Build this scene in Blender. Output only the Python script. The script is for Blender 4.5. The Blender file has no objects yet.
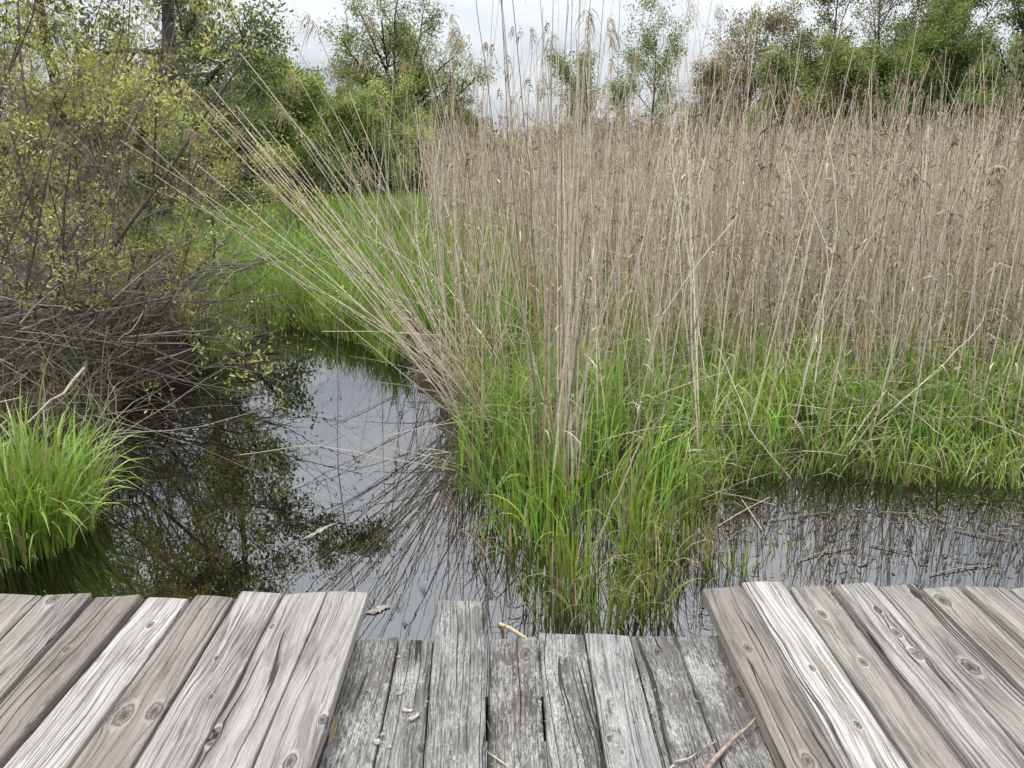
import bpy, bmesh, math, random
import numpy as np
from mathutils import Vector, Matrix

random.seed(11)
rng = np.random.default_rng(11)
SC = bpy.context.scene
COL = SC.collection
PI = math.pi

# ------------------------------------------------------------------ camera
W, H, F = 1024, 768, 769.0
CAMZ = 1.82
HORIZON = 150.0
PITCH = math.atan((384 - HORIZON) / F)
cp, sp_ = math.cos(PITCH), math.sin(PITCH)
DECK = 0.40


def ray(px, py):
    x = (px - 512) / F
    y = (384 - py) / F
    return np.array([x, cp + y * sp_, -sp_ + y * cp])


def at_z(px, py, z=0.0):
    d = ray(px, py)
    t = (z - CAMZ) / d[2]
    return np.array([d[0] * t, d[1] * t, z])


def at_y(px, py, Y):
    d = ray(px, py)
    t = Y / d[1]
    return np.array([d[0] * t, Y, CAMZ + d[2] * t])


cam_d = bpy.data.cameras.new("camera")
cam = bpy.data.objects.new("camera", cam_d)
COL.objects.link(cam)
cam.location = (0, 0, CAMZ)
cam.rotation_euler = (PI / 2 - PITCH, 0, 0)
cam_d.sensor_fit = 'HORIZONTAL'
cam_d.sensor_width = 36
cam_d.lens = 36 * F / W
cam_d.clip_start = 0.05
cam_d.clip_end = 2000
SC.camera = cam

# ------------------------------------------------------------------ node helpers


class NT:
    def __init__(self, tree):
        self.t = tree
        self.n = tree.nodes
        self.l = tree.links

    def new(self, kind, **kw):
        nd = self.n.new(kind)
        for k, v in kw.items():
            setattr(nd, k, v)
        return nd

    def put(self, sock, v):
        if isinstance(v, bpy.types.NodeSocket):
            self.l.new(v, sock)
        elif isinstance(v, (tuple, list)):
            v = tuple(v)
            if len(sock.default_value) == 4 and len(v) == 3:
                v = v + (1.0,)
            sock.default_value = v
        else:
            sock.default_value = v

    def m(self, op, a, b=None, c=None, clamp=False):
        nd = self.new('ShaderNodeMath', operation=op, use_clamp=clamp)
        self.put(nd.inputs[0], a)
        if b is not None:
            self.put(nd.inputs[1], b)
        if c is not None:
            self.put(nd.inputs[2], c)
        return nd.outputs[0]

    def xyz(self, x, y, z):
        nd = self.new('ShaderNodeCombineXYZ')
        self.put(nd.inputs[0], x)
        self.put(nd.inputs[1], y)
        self.put(nd.inputs[2], z)
        return nd.outputs[0]

    def sep(self, v):
        nd = self.new('ShaderNodeSeparateXYZ')
        self.l.new(v, nd.inputs[0])
        return nd.outputs

    def noise(self, vec, scale=1.0, detail=2.0, rough=0.5, dist=0.0):
        nd = self.new('ShaderNodeTexNoise')
        self.put(nd.inputs['Vector'], vec)
        nd.inputs['Scale'].default_value = scale
        nd.inputs['Detail'].default_value = detail
        nd.inputs['Roughness'].default_value = rough
        nd.inputs['Distortion'].default_value = dist
        return nd.outputs[0]

    def ss(self, v, lo, hi, a=0.0, b=1.0):
        nd = self.new('ShaderNodeMapRange', interpolation_type='SMOOTHSTEP')
        self.put(nd.inputs['Value'], v)
        nd.inputs['From Min'].default_value = lo
        nd.inputs['From Max'].default_value = hi
        nd.inputs['To Min'].default_value = a
        nd.inputs['To Max'].default_value = b
        return nd.outputs[0]

    def mix(self, f, a, b, mode='MIX'):
        nd = self.new('ShaderNodeMix', data_type='RGBA', blend_type=mode)
        self.put(nd.inputs[0], f)
        self.put(nd.inputs[6], a)
        self.put(nd.inputs[7], b)
        return nd.outputs[2]

    def ramp(self, f, stops):
        nd = self.new('ShaderNodeValToRGB')
        self.l.new(f, nd.inputs[0])
        e = nd.color_ramp.elements
        while len(e) < len(stops):
            e.new(0.5)
        for i, (p, c) in enumerate(stops):
            e[i].position = p
            e[i].color = tuple(c) + (1.0,)
        return nd.outputs[0]

    def attr(self, name):
        nd = self.new('ShaderNodeAttribute', attribute_name=name)
        return nd


def new_mat(name):
    m = bpy.data.materials.new(name)
    m.use_nodes = True
    m.node_tree.nodes.clear()
    T = NT(m.node_tree)
    out = T.new('ShaderNodeOutputMaterial')
    return m, T, out


def principled(T, out, color, rough=0.8, normal=None, spec=0.3):
    b = T.new('ShaderNodeBsdfPrincipled')
    T.put(b.inputs['Base Color'], color)
    T.put(b.inputs['Roughness'], rough)
    b.inputs['Specular IOR Level'].default_value = spec
    if normal is not None:
        T.l.new(normal, b.inputs['Normal'])
    T.l.new(b.outputs[0], out.inputs[0])
    return b


def bump(T, h, strength=0.5, dist=0.003):
    b = T.new('ShaderNodeBump')
    b.inputs['Strength'].default_value = strength
    b.inputs['Distance'].default_value = dist
    T.l.new(h, b.inputs['Height'])
    return b.outputs[0]


# ------------------------------------------------------------------ materials
def leaf_material(name, trans=0.35, rough=0.5, spec=0.25):
    """foliage: colour comes from each leaf's own tint"""
    m, T, out = new_mat(name)
    a = T.attr('tint')
    col = a.outputs['Color']
    geo = T.new('ShaderNodeNewGeometry')
    var = T.noise(geo.outputs['Position'], 9.0, 2)
    col = T.mix(T.ss(var, 0.3, 0.7, 0.0, 0.25), col, T.mix(1.0, col, (0.72, 0.8, 0.6), 'MULTIPLY'))
    b = T.new('ShaderNodeBsdfPrincipled')
    T.put(b.inputs['Base Color'], col)
    b.inputs['Roughness'].default_value = rough
    b.inputs['Specular IOR Level'].default_value = spec
    tr = T.new('ShaderNodeBsdfTranslucent')
    T.put(tr.inputs['Color'], T.mix(1.0, col, (1.0, 1.0, 0.55), 'MULTIPLY'))
    mx = T.new('ShaderNodeMixShader')
    mx.inputs[0].default_value = trans
    T.l.new(b.outputs[0], mx.inputs[1])
    T.l.new(tr.outputs[0], mx.inputs[2])
    T.l.new(mx.outputs[0], out.inputs[0])
    return m


def reed_material():
    m, T, out = new_mat('dry_reed')
    col = T.attr('tint').outputs['Color']
    al = T.attr('along').outputs['Fac']
    geo = T.new('ShaderNodeNewGeometry')
    # joint rings every ~17 cm, a pale sheath above each and grey mottling
    f = T.m('FRACT', T.m('DIVIDE', al, 0.17))
    ring = T.m('LESS_THAN', f, 0.05)
    sheath = T.ss(f, 0.05, 0.75)
    mot = T.noise(geo.outputs['Position'], 45.0, 3, 0.6)
    streak = T.noise(T.xyz(T.m('MULTIPLY', al, 3.0), 0.0, 0.0), 4.0, 2)
    c = T.mix(T.m('MULTIPLY', sheath, 0.22), col, T.mix(1.0, col, (1.25, 1.2, 1.12), 'MULTIPLY'))
    c = T.mix(T.ss(mot, 0.45, 0.75, 0.0, 0.5), c, T.mix(1.0, col, (0.62, 0.6, 0.6), 'MULTIPLY'))
    c = T.mix(T.ss(streak, 0.5, 0.7, 0.0, 0.35), c, T.mix(1.0, col, (0.8, 0.72, 0.6), 'MULTIPLY'))
    c = T.mix(T.m('MULTIPLY', ring, 0.6), c, T.mix(1.0, col, (0.35, 0.28, 0.2), 'MULTIPLY'))
    principled(T, out, c, 0.6, spec=0.25)
    return m


def bark_material(name, c1, c2, scale=14.0):
    m, T, out = new_mat(name)
    geo = T.new('ShaderNodeNewGeometry')
    p = T.sep(geo.outputs['Position'])
    v = T.xyz(p[0], p[1], T.m('MULTIPLY', p[2], 0.35))
    n = T.noise(v, scale, 4, 0.65)
    c = T.ramp(n, [(0.3, c1), (0.7, c2)])
    principled(T, out, c, 0.9, bump(T, n, 0.6, 0.01), spec=0.15)
    return m


def twig_material():
    m, T, out = new_mat('twig_bark')
    col = T.attr('tint').outputs['Color']
    geo = T.new('ShaderNodeNewGeometry')
    n = T.noise(geo.outputs['Position'], 60.0, 3, 0.6)
    c = T.mix(T.ss(n, 0.35, 0.7), col, T.mix(1.0, col, (0.55, 0.52, 0.5), 'MULTIPLY'))
    principled(T, out, c, 0.75, spec=0.25)
    return m


def soil_material():
    m, T, out = new_mat('marsh_soil')
    geo = T.new('ShaderNodeNewGeometry')
    n = T.noise(geo.outputs['Position'], 5.0, 5, 0.65)
    n2 = T.noise(geo.outputs['Position'], 60.0, 3, 0.6)
    c = T.ramp(n, [(0.3, (0.018, 0.015, 0.009)), (0.55, (0.035, 0.032, 0.016)), (0.75, (0.05, 0.06, 0.02))])
    c = T.mix(T.ss(n2, 0.55, 0.75, 0.0, 0.5), c, (0.10, 0.08, 0.05))
    principled(T, out, c, 0.9, bump(T, n2, 0.8, 0.02), spec=0.2)
    return m


def water_material():
    m, T, out = new_mat('dark_water')
    geo = T.new('ShaderNodeNewGeometry')
    n = T.noise(geo.outputs['Position'], 3.0, 2, 0.5)
    n2 = T.noise(geo.outputs['Position'], 14.0, 2, 0.5)
    h = T.m('ADD', n, T.m('MULTIPLY', n2, 0.12))
    big = T.noise(geo.outputs['Position'], 1.1, 3, 0.6)
    c = T.ramp(big, [(0.35, (0.002, 0.0018, 0.001)), (0.7, (0.006, 0.005, 0.0025))])
    film = T.noise(geo.outputs['Position'], 2.2, 4, 0.65)
    b = principled(T, out, c, T.ss(film, 0.55, 0.8, 0.0, 0.02), bump(T, h, 0.035, 0.02))
    b.inputs['IOR'].default_value = 2.45
    b.inputs['Specular IOR Level'].default_value = 0.5
    return m


def wood_material(name, seed, base=(0.42, 0.39, 0.355), dark=(0.17, 0.15, 0.13), contrast=1.0,
                  knots=(), old=False, ochre=None, lighten=0.0):
    """weathered board: grain that flows round its knots, splits, raised summer wood, lichen on old boards"""
    m, T, out = new_mat(name)
    tc = T.new('ShaderNodeTexCoord')
    x, y, z = T.sep(tc.outputs['Object'])
    x = T.m('ADD', x, z)          # so the grain wraps over onto the edges
    off = seed * 3.17
    wob = T.noise(T.xyz(T.m('MULTIPLY', x, 4.0), T.m('MULTIPLY', y, 1.3), off), 1.0, 2, 0.5)
    wob = T.m('MULTIPLY', T.m('SUBTRACT', wob, 0.5), 0.085)
    wob2 = T.noise(T.xyz(T.m('MULTIPLY', x, 22.0), T.m('MULTIPLY', y, 8.0), off + 5), 1.0, 2, 0.5)
    wob = T.m('ADD', wob, T.m('MULTIPLY', T.m('SUBTRACT', wob2, 0.5), 0.008))
    u = T.m('ADD', x, wob)
    kcol = None
    kmask = None
    for (kx, ky, r) in knots:
        dx = T.m('SUBTRACT', x, kx)
        dy = T.m('DIVIDE', T.m('SUBTRACT', y, ky), 1.9)
        rho2 = T.m('ADD', T.m('MULTIPLY', dx, dx), T.m('MULTIPLY', dy, dy))
        jn = T.noise(T.xyz(T.m('MULTIPLY', x, 60.0), T.m('MULTIPLY', y, 40.0), off + 9), 1.0, 2)
        rho2 = T.m('MULTIPLY', rho2, T.m('ADD', 0.35, T.m('MULTIPLY', jn, 1.3)))
        defl = T.m('DIVIDE', T.m('MULTIPLY', dx, 1.0 * r * r), T.m('ADD', rho2, 0.35 * r * r))
        u = T.m('SUBTRACT', u, defl)
        rho = T.m('DIVIDE', T.m('SQRT', rho2), r)
        inside = T.ss(rho, 0.85, 1.15, 1.0, 0.0)
        ringn = T.m('SINE', T.m('MULTIPLY', rho, 17.0))
        core = T.ss(rho, 0.1, 0.75, 0.0, 1.0)
        kc = T.mix(core, (0.04, 0.033, 0.027), (0.22, 0.19, 0.16))
        kc = T.mix(T.ss(ringn, -0.2, 1.0, 0.0, 0.3), kc, (0.07, 0.055, 0.045))
        kc = T.mix(T.m('MULTIPLY', T.ss(rho, 0.7, 0.92), 0.75), kc, (0.04, 0.033, 0.028))
        fis = T.noise(T.xyz(T.m('MULTIPLY', x, 170.0), T.m('MULTIPLY', y, 60.0), off + 51), 1.0, 2, 0.5)
        fis = T.m('ABSOLUTE', T.m('SUBTRACT', fis, 0.5))
        kc = T.mix(T.ss(fis, 0.02, 0.06, 0.85, 0.0), kc, (0.02, 0.017, 0.014))
        rim = T.m('MULTIPLY', T.ss(rho, 0.95, 1.15), T.ss(rho, 1.2, 1.6, 1.0, 0.0))
        if kcol is None:
            kcol, kmask, krim = kc, inside, rim
        else:
            kcol = T.mix(inside, kcol, kc)
            kmask = T.m('MAXIMUM', kmask, inside)
            krim = T.m('MAXIMUM', krim, rim)
    yy = T.m('ADD', y, off)
    g1 = T.noise(T.xyz(T.m('MULTIPLY', u, 38.0), T.m('MULTIPLY', yy, 0.55), off), 1.0, 1, 0.4)
    g2 = T.noise(T.xyz(T.m('MULTIPLY', u, 240.0), T.m('MULTIPLY', yy, 4.5), off + 2), 1.0, 4, 0.7)
    g3 = T.noise(T.xyz(T.m('MULTIPLY', u, 800.0), T.m('MULTIPLY', yy, 26.0), off + 3), 1.0, 3, 0.7)
    rings = T.m('SINE', T.m('ADD', T.m('MULTIPLY', g1, 46.0), T.m('MULTIPLY', g2, 5.0)))
    rings = T.ss(rings, -1.0, 0.2)
    blot = T.noise(T.xyz(T.m('MULTIPLY', x, 14.0), T.m('MULTIPLY', yy, 3.2), off + 4), 1.0, 4, 0.6)
    g = T.m('ADD', T.m('MULTIPLY', T.m('SUBTRACT', rings, 0.72), 0.22 * contrast),
            T.m('ADD', T.m('MULTIPLY', g2, 0.62), T.m('MULTIPLY', g3, 0.58)))
    g = T.m('ADD', g, T.m('MULTIPLY', blot, 0.55))
    lo, hi = (0.55, 0.99)
    f = T.ss(g, lo, hi, lighten, 1.0)
    c = T.mix(f, dark, base)
    hi_c = tuple(min(0.75, v * 1.28) for v in base)
    c = T.mix(T.ss(g, 0.92, 1.2), c, hi_c)
    warm = T.noise(T.xyz(T.m('MULTIPLY', x, 9.0), T.m('MULTIPLY', yy, 1.1), off + 7), 1.0, 3, 0.6)
    c = T.mix(T.ss(warm, 0.5, 0.75, 0.0, 0.55), c, T.mix(1.0, c, (1.0, 0.92, 0.82), 'MULTIPLY'))
    # grey weather stains drawn out along the grain
    st = T.noise(T.xyz(T.m('MULTIPLY', x, 16.0), T.m('MULTIPLY', yy, 2.6), off + 41), 1.0, 5, 0.65, 0.3)
    c = T.mix(T.ss(st, 0.48, 0.66, 0.0, 0.8), c, T.mix(1.0, c, (0.52, 0.51, 0.51), 'MULTIPLY'))
    st2 = T.noise(T.xyz(T.m('MULTIPLY', u, 120.0), T.m('MULTIPLY', yy, 2.2), off + 43), 1.0, 4, 0.7)
    c = T.mix(T.ss(st2, 0.5, 0.7, 0.0, 0.6), c, T.mix(1.0, c, (0.5, 0.48, 0.46), 'MULTIPLY'))
    # long splits
    s1 = T.noise(T.xyz(T.m('MULTIPLY', u, 26.0), T.m('MULTIPLY', yy, 0.30), off + 11), 1.0, 1, 0.35)
    s1 = T.m('ABSOLUTE', T.m('SUBTRACT', s1, 0.5))
    gate = T.noise(T.xyz(T.m('MULTIPLY', u, 9.0), T.m('MULTIPLY', yy, 1.6), off + 13), 1.0, 2)
    split = T.m('MULTIPLY', T.ss(s1, 0.004, 0.016, 1.0, 0.0), T.ss(gate, 0.46, 0.53))
    s2 = T.noise(T.xyz(T.m('MULTIPLY', u, 85.0), T.m('MULTIPLY', yy, 1.3), off + 15), 1.0, 1, 0.4)
    s2 = T.m('ABSOLUTE', T.m('SUBTRACT', s2, 0.52))
    chk = T.m('MULTIPLY', T.ss(s2, 0.006, 0.02, 1.0, 0.0), T.ss(gate, 0.40, 0.56, 0.7, 0.0))
    height = T.m('ADD', T.m('MULTIPLY', rings, 0.5), T.m('MULTIPLY', g2, 0.9))
    if old:
        l1 = T.noise(T.xyz(T.m('MULTIPLY', x, 210.0), T.m('MULTIPLY', yy, 34.0), off + 17), 1.0, 5, 0.68, 0.6)
        l2 = T.noise(T.xyz(T.m('MULTIPLY', x, 13.0), T.m('MULTIPLY', yy, 5.0), off + 19), 1.0, 3, 0.6)
        lic = T.ss(T.m('ADD', l1, T.m('MULTIPLY', l2, 0.6)), 0.76, 0.90)
        c = T.mix(T.m('MULTIPLY', lic, 0.85), c, (0.31, 0.30, 0.272))
        l3 = T.noise(T.xyz(T.m('MULTIPLY', x, 160.0), T.m('MULTIPLY', yy, 70.0), off + 23), 1.0, 4, 0.65, 1.0)
        c = T.mix(T.ss(T.m('ADD', l3, T.m('MULTIPLY', l2, 0.5)), 0.82, 0.92, 0.0, 0.8), c, (0.44, 0.43, 0.395))
        dk = T.noise(T.xyz(T.m('MULTIPLY', x, 60.0), T.m('MULTIPLY', yy, 7.0), off + 29), 1.0, 5, 0.7)
        c = T.mix(T.ss(dk, 0.5, 0.72, 0.0, 0.75), c, (0.05, 0.046, 0.04))
        fib = T.noise(T.xyz(T.m('MULTIPLY', u, 420.0), T.m('MULTIPLY', yy, 9.0), off + 31), 1.0, 3, 0.65)
        c = T.mix(T.ss(fib, 0.52, 0.66, 0.0, 0.6), c, (0.045, 0.042, 0.037))
        height = T.m('ADD', height, T.m('MULTIPLY', l1, 0.8))
    if ochre is not None:
        ox, oy, orad = ochre
        dx = T.m('DIVIDE', T.m('SUBTRACT', x, ox), orad)
        dy = T.m('DIVIDE', T.m('SUBTRACT', y, oy), orad * 6.0)
        q = T.m('ADD', T.m('MULTIPLY', dx, dx), T.m('MULTIPLY', dy, dy))
        q = T.m('ADD', q, T.m('MULTIPLY', T.m('SUBTRACT', g2, 0.5), 1.6))
        c = T.mix(T.ss(q, 0.5, 1.1, 0.85, 0.0), c, (0.34, 0.25, 0.12))
    if kcol is not None:
        c = T.mix(T.m('MULTIPLY', krim, 0.5), c, hi_c)
        c = T.mix(T.m('MULTIPLY', kmask, 0.78), c, kcol)
        height = T.m('SUBTRACT', height, T.m('MULTIPLY', kmask, 0.5))
    crack = T.m('MAXIMUM', split, T.m('MULTIPLY', chk, 0.7))
    c = T.mix(T.m('MULTIPLY', crack, 0.9), c, (0.02, 0.018, 0.015))
    height = T.m('SUBTRACT', height, T.m('MULTIPLY', crack, 3.0))
    principled(T, out, c, 0.85, bump(T, height, 0.9, 0.003), spec=0.2)
    return m


def plain_mottle(name, c1, c2, scale=40.0, rough=0.85):
    m, T, out = new_mat(name)
    tc = T.new('ShaderNodeTexCoord')
    n = T.noise(tc.outputs['Object'], scale, 4, 0.6)
    principled(T, out, T.ramp(n, [(0.3, c1), (0.7, c2)]), rough, bump(T, n, 0.5, 0.003), spec=0.2)
    return m


MAT_GRASS = leaf_material('grass_blade', 0.24, 0.45, 0.3)
MAT_LEAF = leaf_material('tree_leaf', 0.38, 0.5, 0.25)
MAT_DRY = leaf_material('dry_blade', 0.25, 0.7, 0.15)
MAT_REED = reed_material()
MAT_BARK = bark_material('tree_bark', (0.035, 0.03, 0.025), (0.11, 0.095, 0.08))
MAT_TWIG = twig_material()
MAT_SOIL = soil_material()
MAT_WATER = water_material()

# ------------------------------------------------------------------ mesh soup


class Soup:
    """collects quads (numpy) with a tint and a length coordinate; build() links ONE mesh object"""

    def __init__(self):
        self.v, self.f, self.c, self.a, self.n = [], [], [], [], 0

    def add(self, v, f, c, a=None):
        v = np.asarray(v, float).reshape(-1, 3)
        self.v.append(v)
        self.f.append(np.asarray(f, np.int64).reshape(-1, 4) + self.n)
        c = np.asarray(c, float)
        if c.ndim == 1:
            c = np.tile(c, (len(v), 1))
        self.c.append(c)
        self.a.append(np.zeros(len(v)) if a is None else np.asarray(a, float).reshape(-1))
        self.n += len(v)

    def build(self, name, mat, parent=None, origin=None, smooth=True):
        v = np.concatenate(self.v)
        f = np.concatenate(self.f)
        c = np.concatenate(self.c)
        a = np.concatenate(self.a)
        o0 = np.zeros(3) if origin is None else np.asarray(origin, float)
        v = v - o0
        me = bpy.data.meshes.new(name)
        me.vertices.add(len(v))
        me.vertices.foreach_set('co', v.astype(np.float32).ravel())
        me.loops.add(len(f) * 4)
        me.loops.foreach_set('vertex_index', f.astype(np.int32).ravel())
        me.polygons.add(len(f))
        me.polygons.foreach_set('loop_start', np.arange(0, len(f) * 4, 4, dtype=np.int32))
        if smooth:
            me.polygons.foreach_set('use_smooth', np.ones(len(f), dtype=bool))
        at = me.attributes.new('tint', 'FLOAT_COLOR', 'POINT')
        at.data.foreach_set('color', np.concatenate([c, np.ones((len(c), 1))], 1).astype(np.float32).ravel())
        al = me.attributes.new('along', 'FLOAT', 'POINT')
        al.data.foreach_set('value', a.astype(np.float32))
        me.update()
        me.materials.append(mat)
        ob = bpy.data.objects.new(name, me)
        COL.objects.link(ob)
        if parent is not None:
            ob.parent = parent
        elif origin is not None:
            ob.location = tuple(o0)
        return ob


def norm(v):
    return v / (np.linalg.norm(v, axis=-1, keepdims=True) + 1e-9)


def tubes(S, P, R, col, sides=5):
    """P (n,k,3) paths, R (n,k) radii, col (n,3)"""
    P = np.asarray(P, float)
    R = np.asarray(R, float)
    n, k, _ = P.shape
    t = norm(np.gradient(P, axis=1))
    ref = np.where(np.abs(t[..., 0:1]) < 0.8, np.array([1.0, 0.13, 0.07]), np.array([0.1, 1.0, 0.12]))
    u = norm(np.cross(t, ref))
    w = np.cross(t, u)
    ang = np.arange(sides) / sides * 2 * PI
    ring = u[:, :, None, :] * np.cos(ang)[None, None, :, None] + w[:, :, None, :] * np.sin(ang)[None, None, :, None]
    V = P[:, :, None, :] + ring * R[:, :, None, None]
    idx = np.arange(n * k * sides).reshape(n, k, sides)
    a = idx[:, :-1, :]
    b = np.roll(a, -1, axis=2)
    d = idx[:, 1:, :]
    c = np.roll(d, -1, axis=2)
    Fq = np.stack([a, b, c, d], -1).reshape(-1, 4)
    seg = np.linalg.norm(np.diff(P, axis=1), axis=2)
    al = np.concatenate([np.zeros((n, 1)), np.cumsum(seg, 1)], 1)
    al = al + np.random.default_rng(3).uniform(0, 5, (n, 1))
    C = np.repeat(np.asarray(col, float).reshape(n, 3), k * sides, axis=0)
    S.add(V, Fq, C, np.repeat(al.reshape(-1), sides))


def ribbons(S, P, Wd, side, col, tipcol=None):
    """flat strips: P (n,k,3) centre lines, Wd (n,k) half widths, side (n,3) or (n,k,3)"""
    n, k, _ = P.shape
    side = np.asarray(side, float)
    if side.ndim == 2:
        side = np.repeat(side[:, None, :], k, 1)
    V = np.stack([P - side * Wd[..., None], P + side * Wd[..., None]], 2)
    idx = np.arange(n * k * 2).reshape(n, k, 2)
    Fq = np.stack([idx[:, :-1, 0], idx[:, :-1, 1], idx[:, 1:, 1], idx[:, 1:, 0]], -1).reshape(-1, 4)
    col = np.asarray(col, float)
    C = np.repeat(col[:, None, :], k, 1)
    if tipcol is not None:
        tt = np.linspace(0, 1, k)[None, :, None] ** 1.5
        C = C * (1 - tt) + np.asarray(tipcol, float)[:, None, :] * tt
    C = np.repeat(C[:, :, None, :], 2, 2).reshape(-1, 3)
    S.add(V, Fq, C)


def vary(base, n, dv=0.2, dh=0.08, r=rng):
    base = np.asarray(base, float)
    b = np.tile(base, (n, 1)) if base.ndim == 1 else base
    v = np.exp(r.normal(0, dv, (n, 1)))
    h = np.exp(r.normal(0, dh, (n, 3)))
    return np.clip(b * v * h, 0.002, 0.9)


def blades(S, base, h, w, bend, az, col, tipcol=None, k=5, curl=0.0, r=rng):
    tone = 1 + 0.28 * wav(base[:, 0], base[:, 1], 4.0, 61)[:, None] + 0.15 * wav(base[:, 0], base[:, 1], 1.3, 62)[:, None] * np.array([1.0, 0.3, 0.4])
    col = np.clip(col * tone, 0.004, 0.9)
    if tipcol is not None:
        tipcol = np.clip(tipcol * tone, 0.004, 0.9)
    """arching grass blades: base (n,3), heights, half widths, bend 0..1.2 = how far the tip leans"""
    n = len(base)
    t = np.linspace(0, 1, k)[None, :]
    ang = bend[:, None] * (0.25 * t + 0.75 * t ** 2)       # lean angle grows along the blade
    dl = h[:, None] / (k - 1)
    dx = np.sin(ang) * dl
    dz = np.cos(ang) * dl
    X = np.concatenate([np.zeros((n, 1)), np.cumsum(dx[:, 1:], 1)], 1)
    Z = np.concatenate([np.zeros((n, 1)), np.cumsum(dz[:, 1:], 1)], 1)
    d = np.stack([np.cos(az), np.sin(az)], 1)
    P = np.empty((n, k, 3))
    P[..., 0] = base[:, None, 0] + d[:, None, 0] * X
    P[..., 1] = base[:, None, 1] + d[:, None, 1] * X
    P[..., 2] = base[:, None, 2] + Z
    prof = np.clip(1.0 - t ** 2.2, 0.04, 1) * np.clip(0.55 + 1.6 * t, 0, 1)
    Wd = w[:, None] * prof
    sa = az + PI / 2 + r.normal(0, 0.5, n)
    side = np.stack([np.cos(sa), np.sin(sa), r.normal(0, 0.15, n)], 1)
    ribbons(S, P, Wd, norm(side), col, tipcol)


def leaves(S, pos, L, wd, col, r=rng, up=0.3):
    """pointed leaf quads, slightly folded by orientation scatter"""
    n = len(pos)
    d = norm(r.normal(0, 1, (n, 3)) + np.array([0, 0, up]))
    s = norm(np.cross(d, r.normal(0, 1, (n, 3))))
    L = np.asarray(L).reshape(-1, 1)
    wd = np.asarray(wd).reshape(-1, 1)
    a = pos
    b = pos + d * L * 0.45 + s * wd
    c = pos + d * L
    e = pos + d * L * 0.45 - s * wd
    V = np.stack([a, b, c, e], 1)
    S.add(V, np.arange(4 * n).reshape(n, 4), np.repeat(col, 4, 0))


def tag(o, label=None, cat=None, group=None, kind=None):
    if label:
        o['label'] = label
    if cat:
        o['category'] = cat
    if group:
        o['group'] = group
    if kind:
        o['kind'] = kind
    return o


def empty(name, loc, label, cat, group=None):
    o = bpy.data.objects.new(name, None)
    COL.objects.link(o)
    o.location = tuple(loc)
    o.empty_display_size = 0.1
    return tag(o, label, cat, group)


# ------------------------------------------------------------------ pools: outline of the open water
def poly(pix):
    return np.array([at_z(a, b)[:2] for a, b in pix])


CH = poly([(118, 640), (122, 545), (128, 470), (100, 415), (150, 385), (225, 352), (245, 334), (300, 326), (372, 343), (405, 372),
           (438, 410), (450, 440), (455, 490), (480, 530), (520, 570), (545, 610)])
CH = np.vstack([CH, [[0.35, 1.9], [-1.6, 1.9]]])
PO = poly([(672, 640), (690, 545), (700, 500), (745, 478), (840, 474), (905, 482), (1024, 486)])
PO = np.vstack([PO, [[5.0, 3.9], [5.0, 1.7], [0.6, 1.7]]])
LP = np.array([[-6, 2.45], [-2.05, 2.75], [-1.6, 2.65], [-1.4, 1.5], [-6, 1.5]])
UD = np.array([[-6, 2.6], [6, 2.6], [6, -2], [-6, -2]])
POOLS = [CH, PO, LP, UD]


def sdf_poly(p, q):
    """signed distance of points p (n,2) to polygon q: negative inside"""
    x, y = p[:, 0], p[:, 1]
    d = np.full(len(p), 1e9)
    inside = np.zeros(len(p), bool)
    m = len(q)
    for i in range(m):
        a, b = q[i], q[(i + 1) % m]
        e = b - a
        t = np.clip(((p - a) @ e) / (e @ e), 0, 1)
        c = a + t[:, None] * e
        d = np.minimum(d, np.hypot(x - c[:, 0], y - c[:, 1]))
        cross = ((a[1] > y) != (b[1] > y)) & (x < (b[0] - a[0]) * (y - a[1]) / (b[1] - a[1] + 1e-12) + a[0])
        inside ^= cross
    return np.where(inside, -d, d)


def water_dist(p):
    p = np.asarray(p, float).reshape(-1, 2)
    return np.min([sdf_poly(p, q) for q in POOLS], axis=0)


def wav(x, y, s, seed):
    r = np.random.default_rng(seed)
    z = 0
    for i in range(5):
        a, f, ph = r.uniform(0, 2 * PI), s * (1.0 + i * 0.8), r.uniform(0, 6.28)
        z = z + np.sin((np.cos(a) * x + np.sin(a) * y) * f + ph) / (1 + i)
    return z / 2.2


def ground_z(p):
    p = np.asarray(p, float).reshape(-1, 2)
    d = water_dist(p)
    d = d + 0.07 * wav(p[:, 0], p[:, 1], 6.0, 5)
    z = np.where(d < 0, np.clip(d * 1.2, -0.5, 0), np.clip(d * 0.45, 0, 0.10))
    z = z + 0.02 * wav(p[:, 0], p[:, 1], 2.5, 8) * np.clip(d * 4, 0, 1)
    # bank under the brush heap on the left
    b = np.exp(-(((p[:, 0] + 4.3) / 1.9) ** 2 + ((p[:, 1] - 6.6) / 1.5) ** 2))
    z = z + 0.35 * b * (d > 0)
    near = np.clip((4.6 - p[:, 1]) / 0.5, 0, 1) * np.clip((p[:, 1] - 2.0) / 0.3, 0, 1)
    z = np.where(z > -0.03, z * (1 - near) + near * np.minimum(z, -0.015 + 0.012 * wav(p[:, 0], p[:, 1], 9.0, 14)), z)
    far = np.hypot(p[:, 0], p[:, 1])
    z = z + np.clip((far - 60) / 200, 0, 1) * 1.5
    return z


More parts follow.
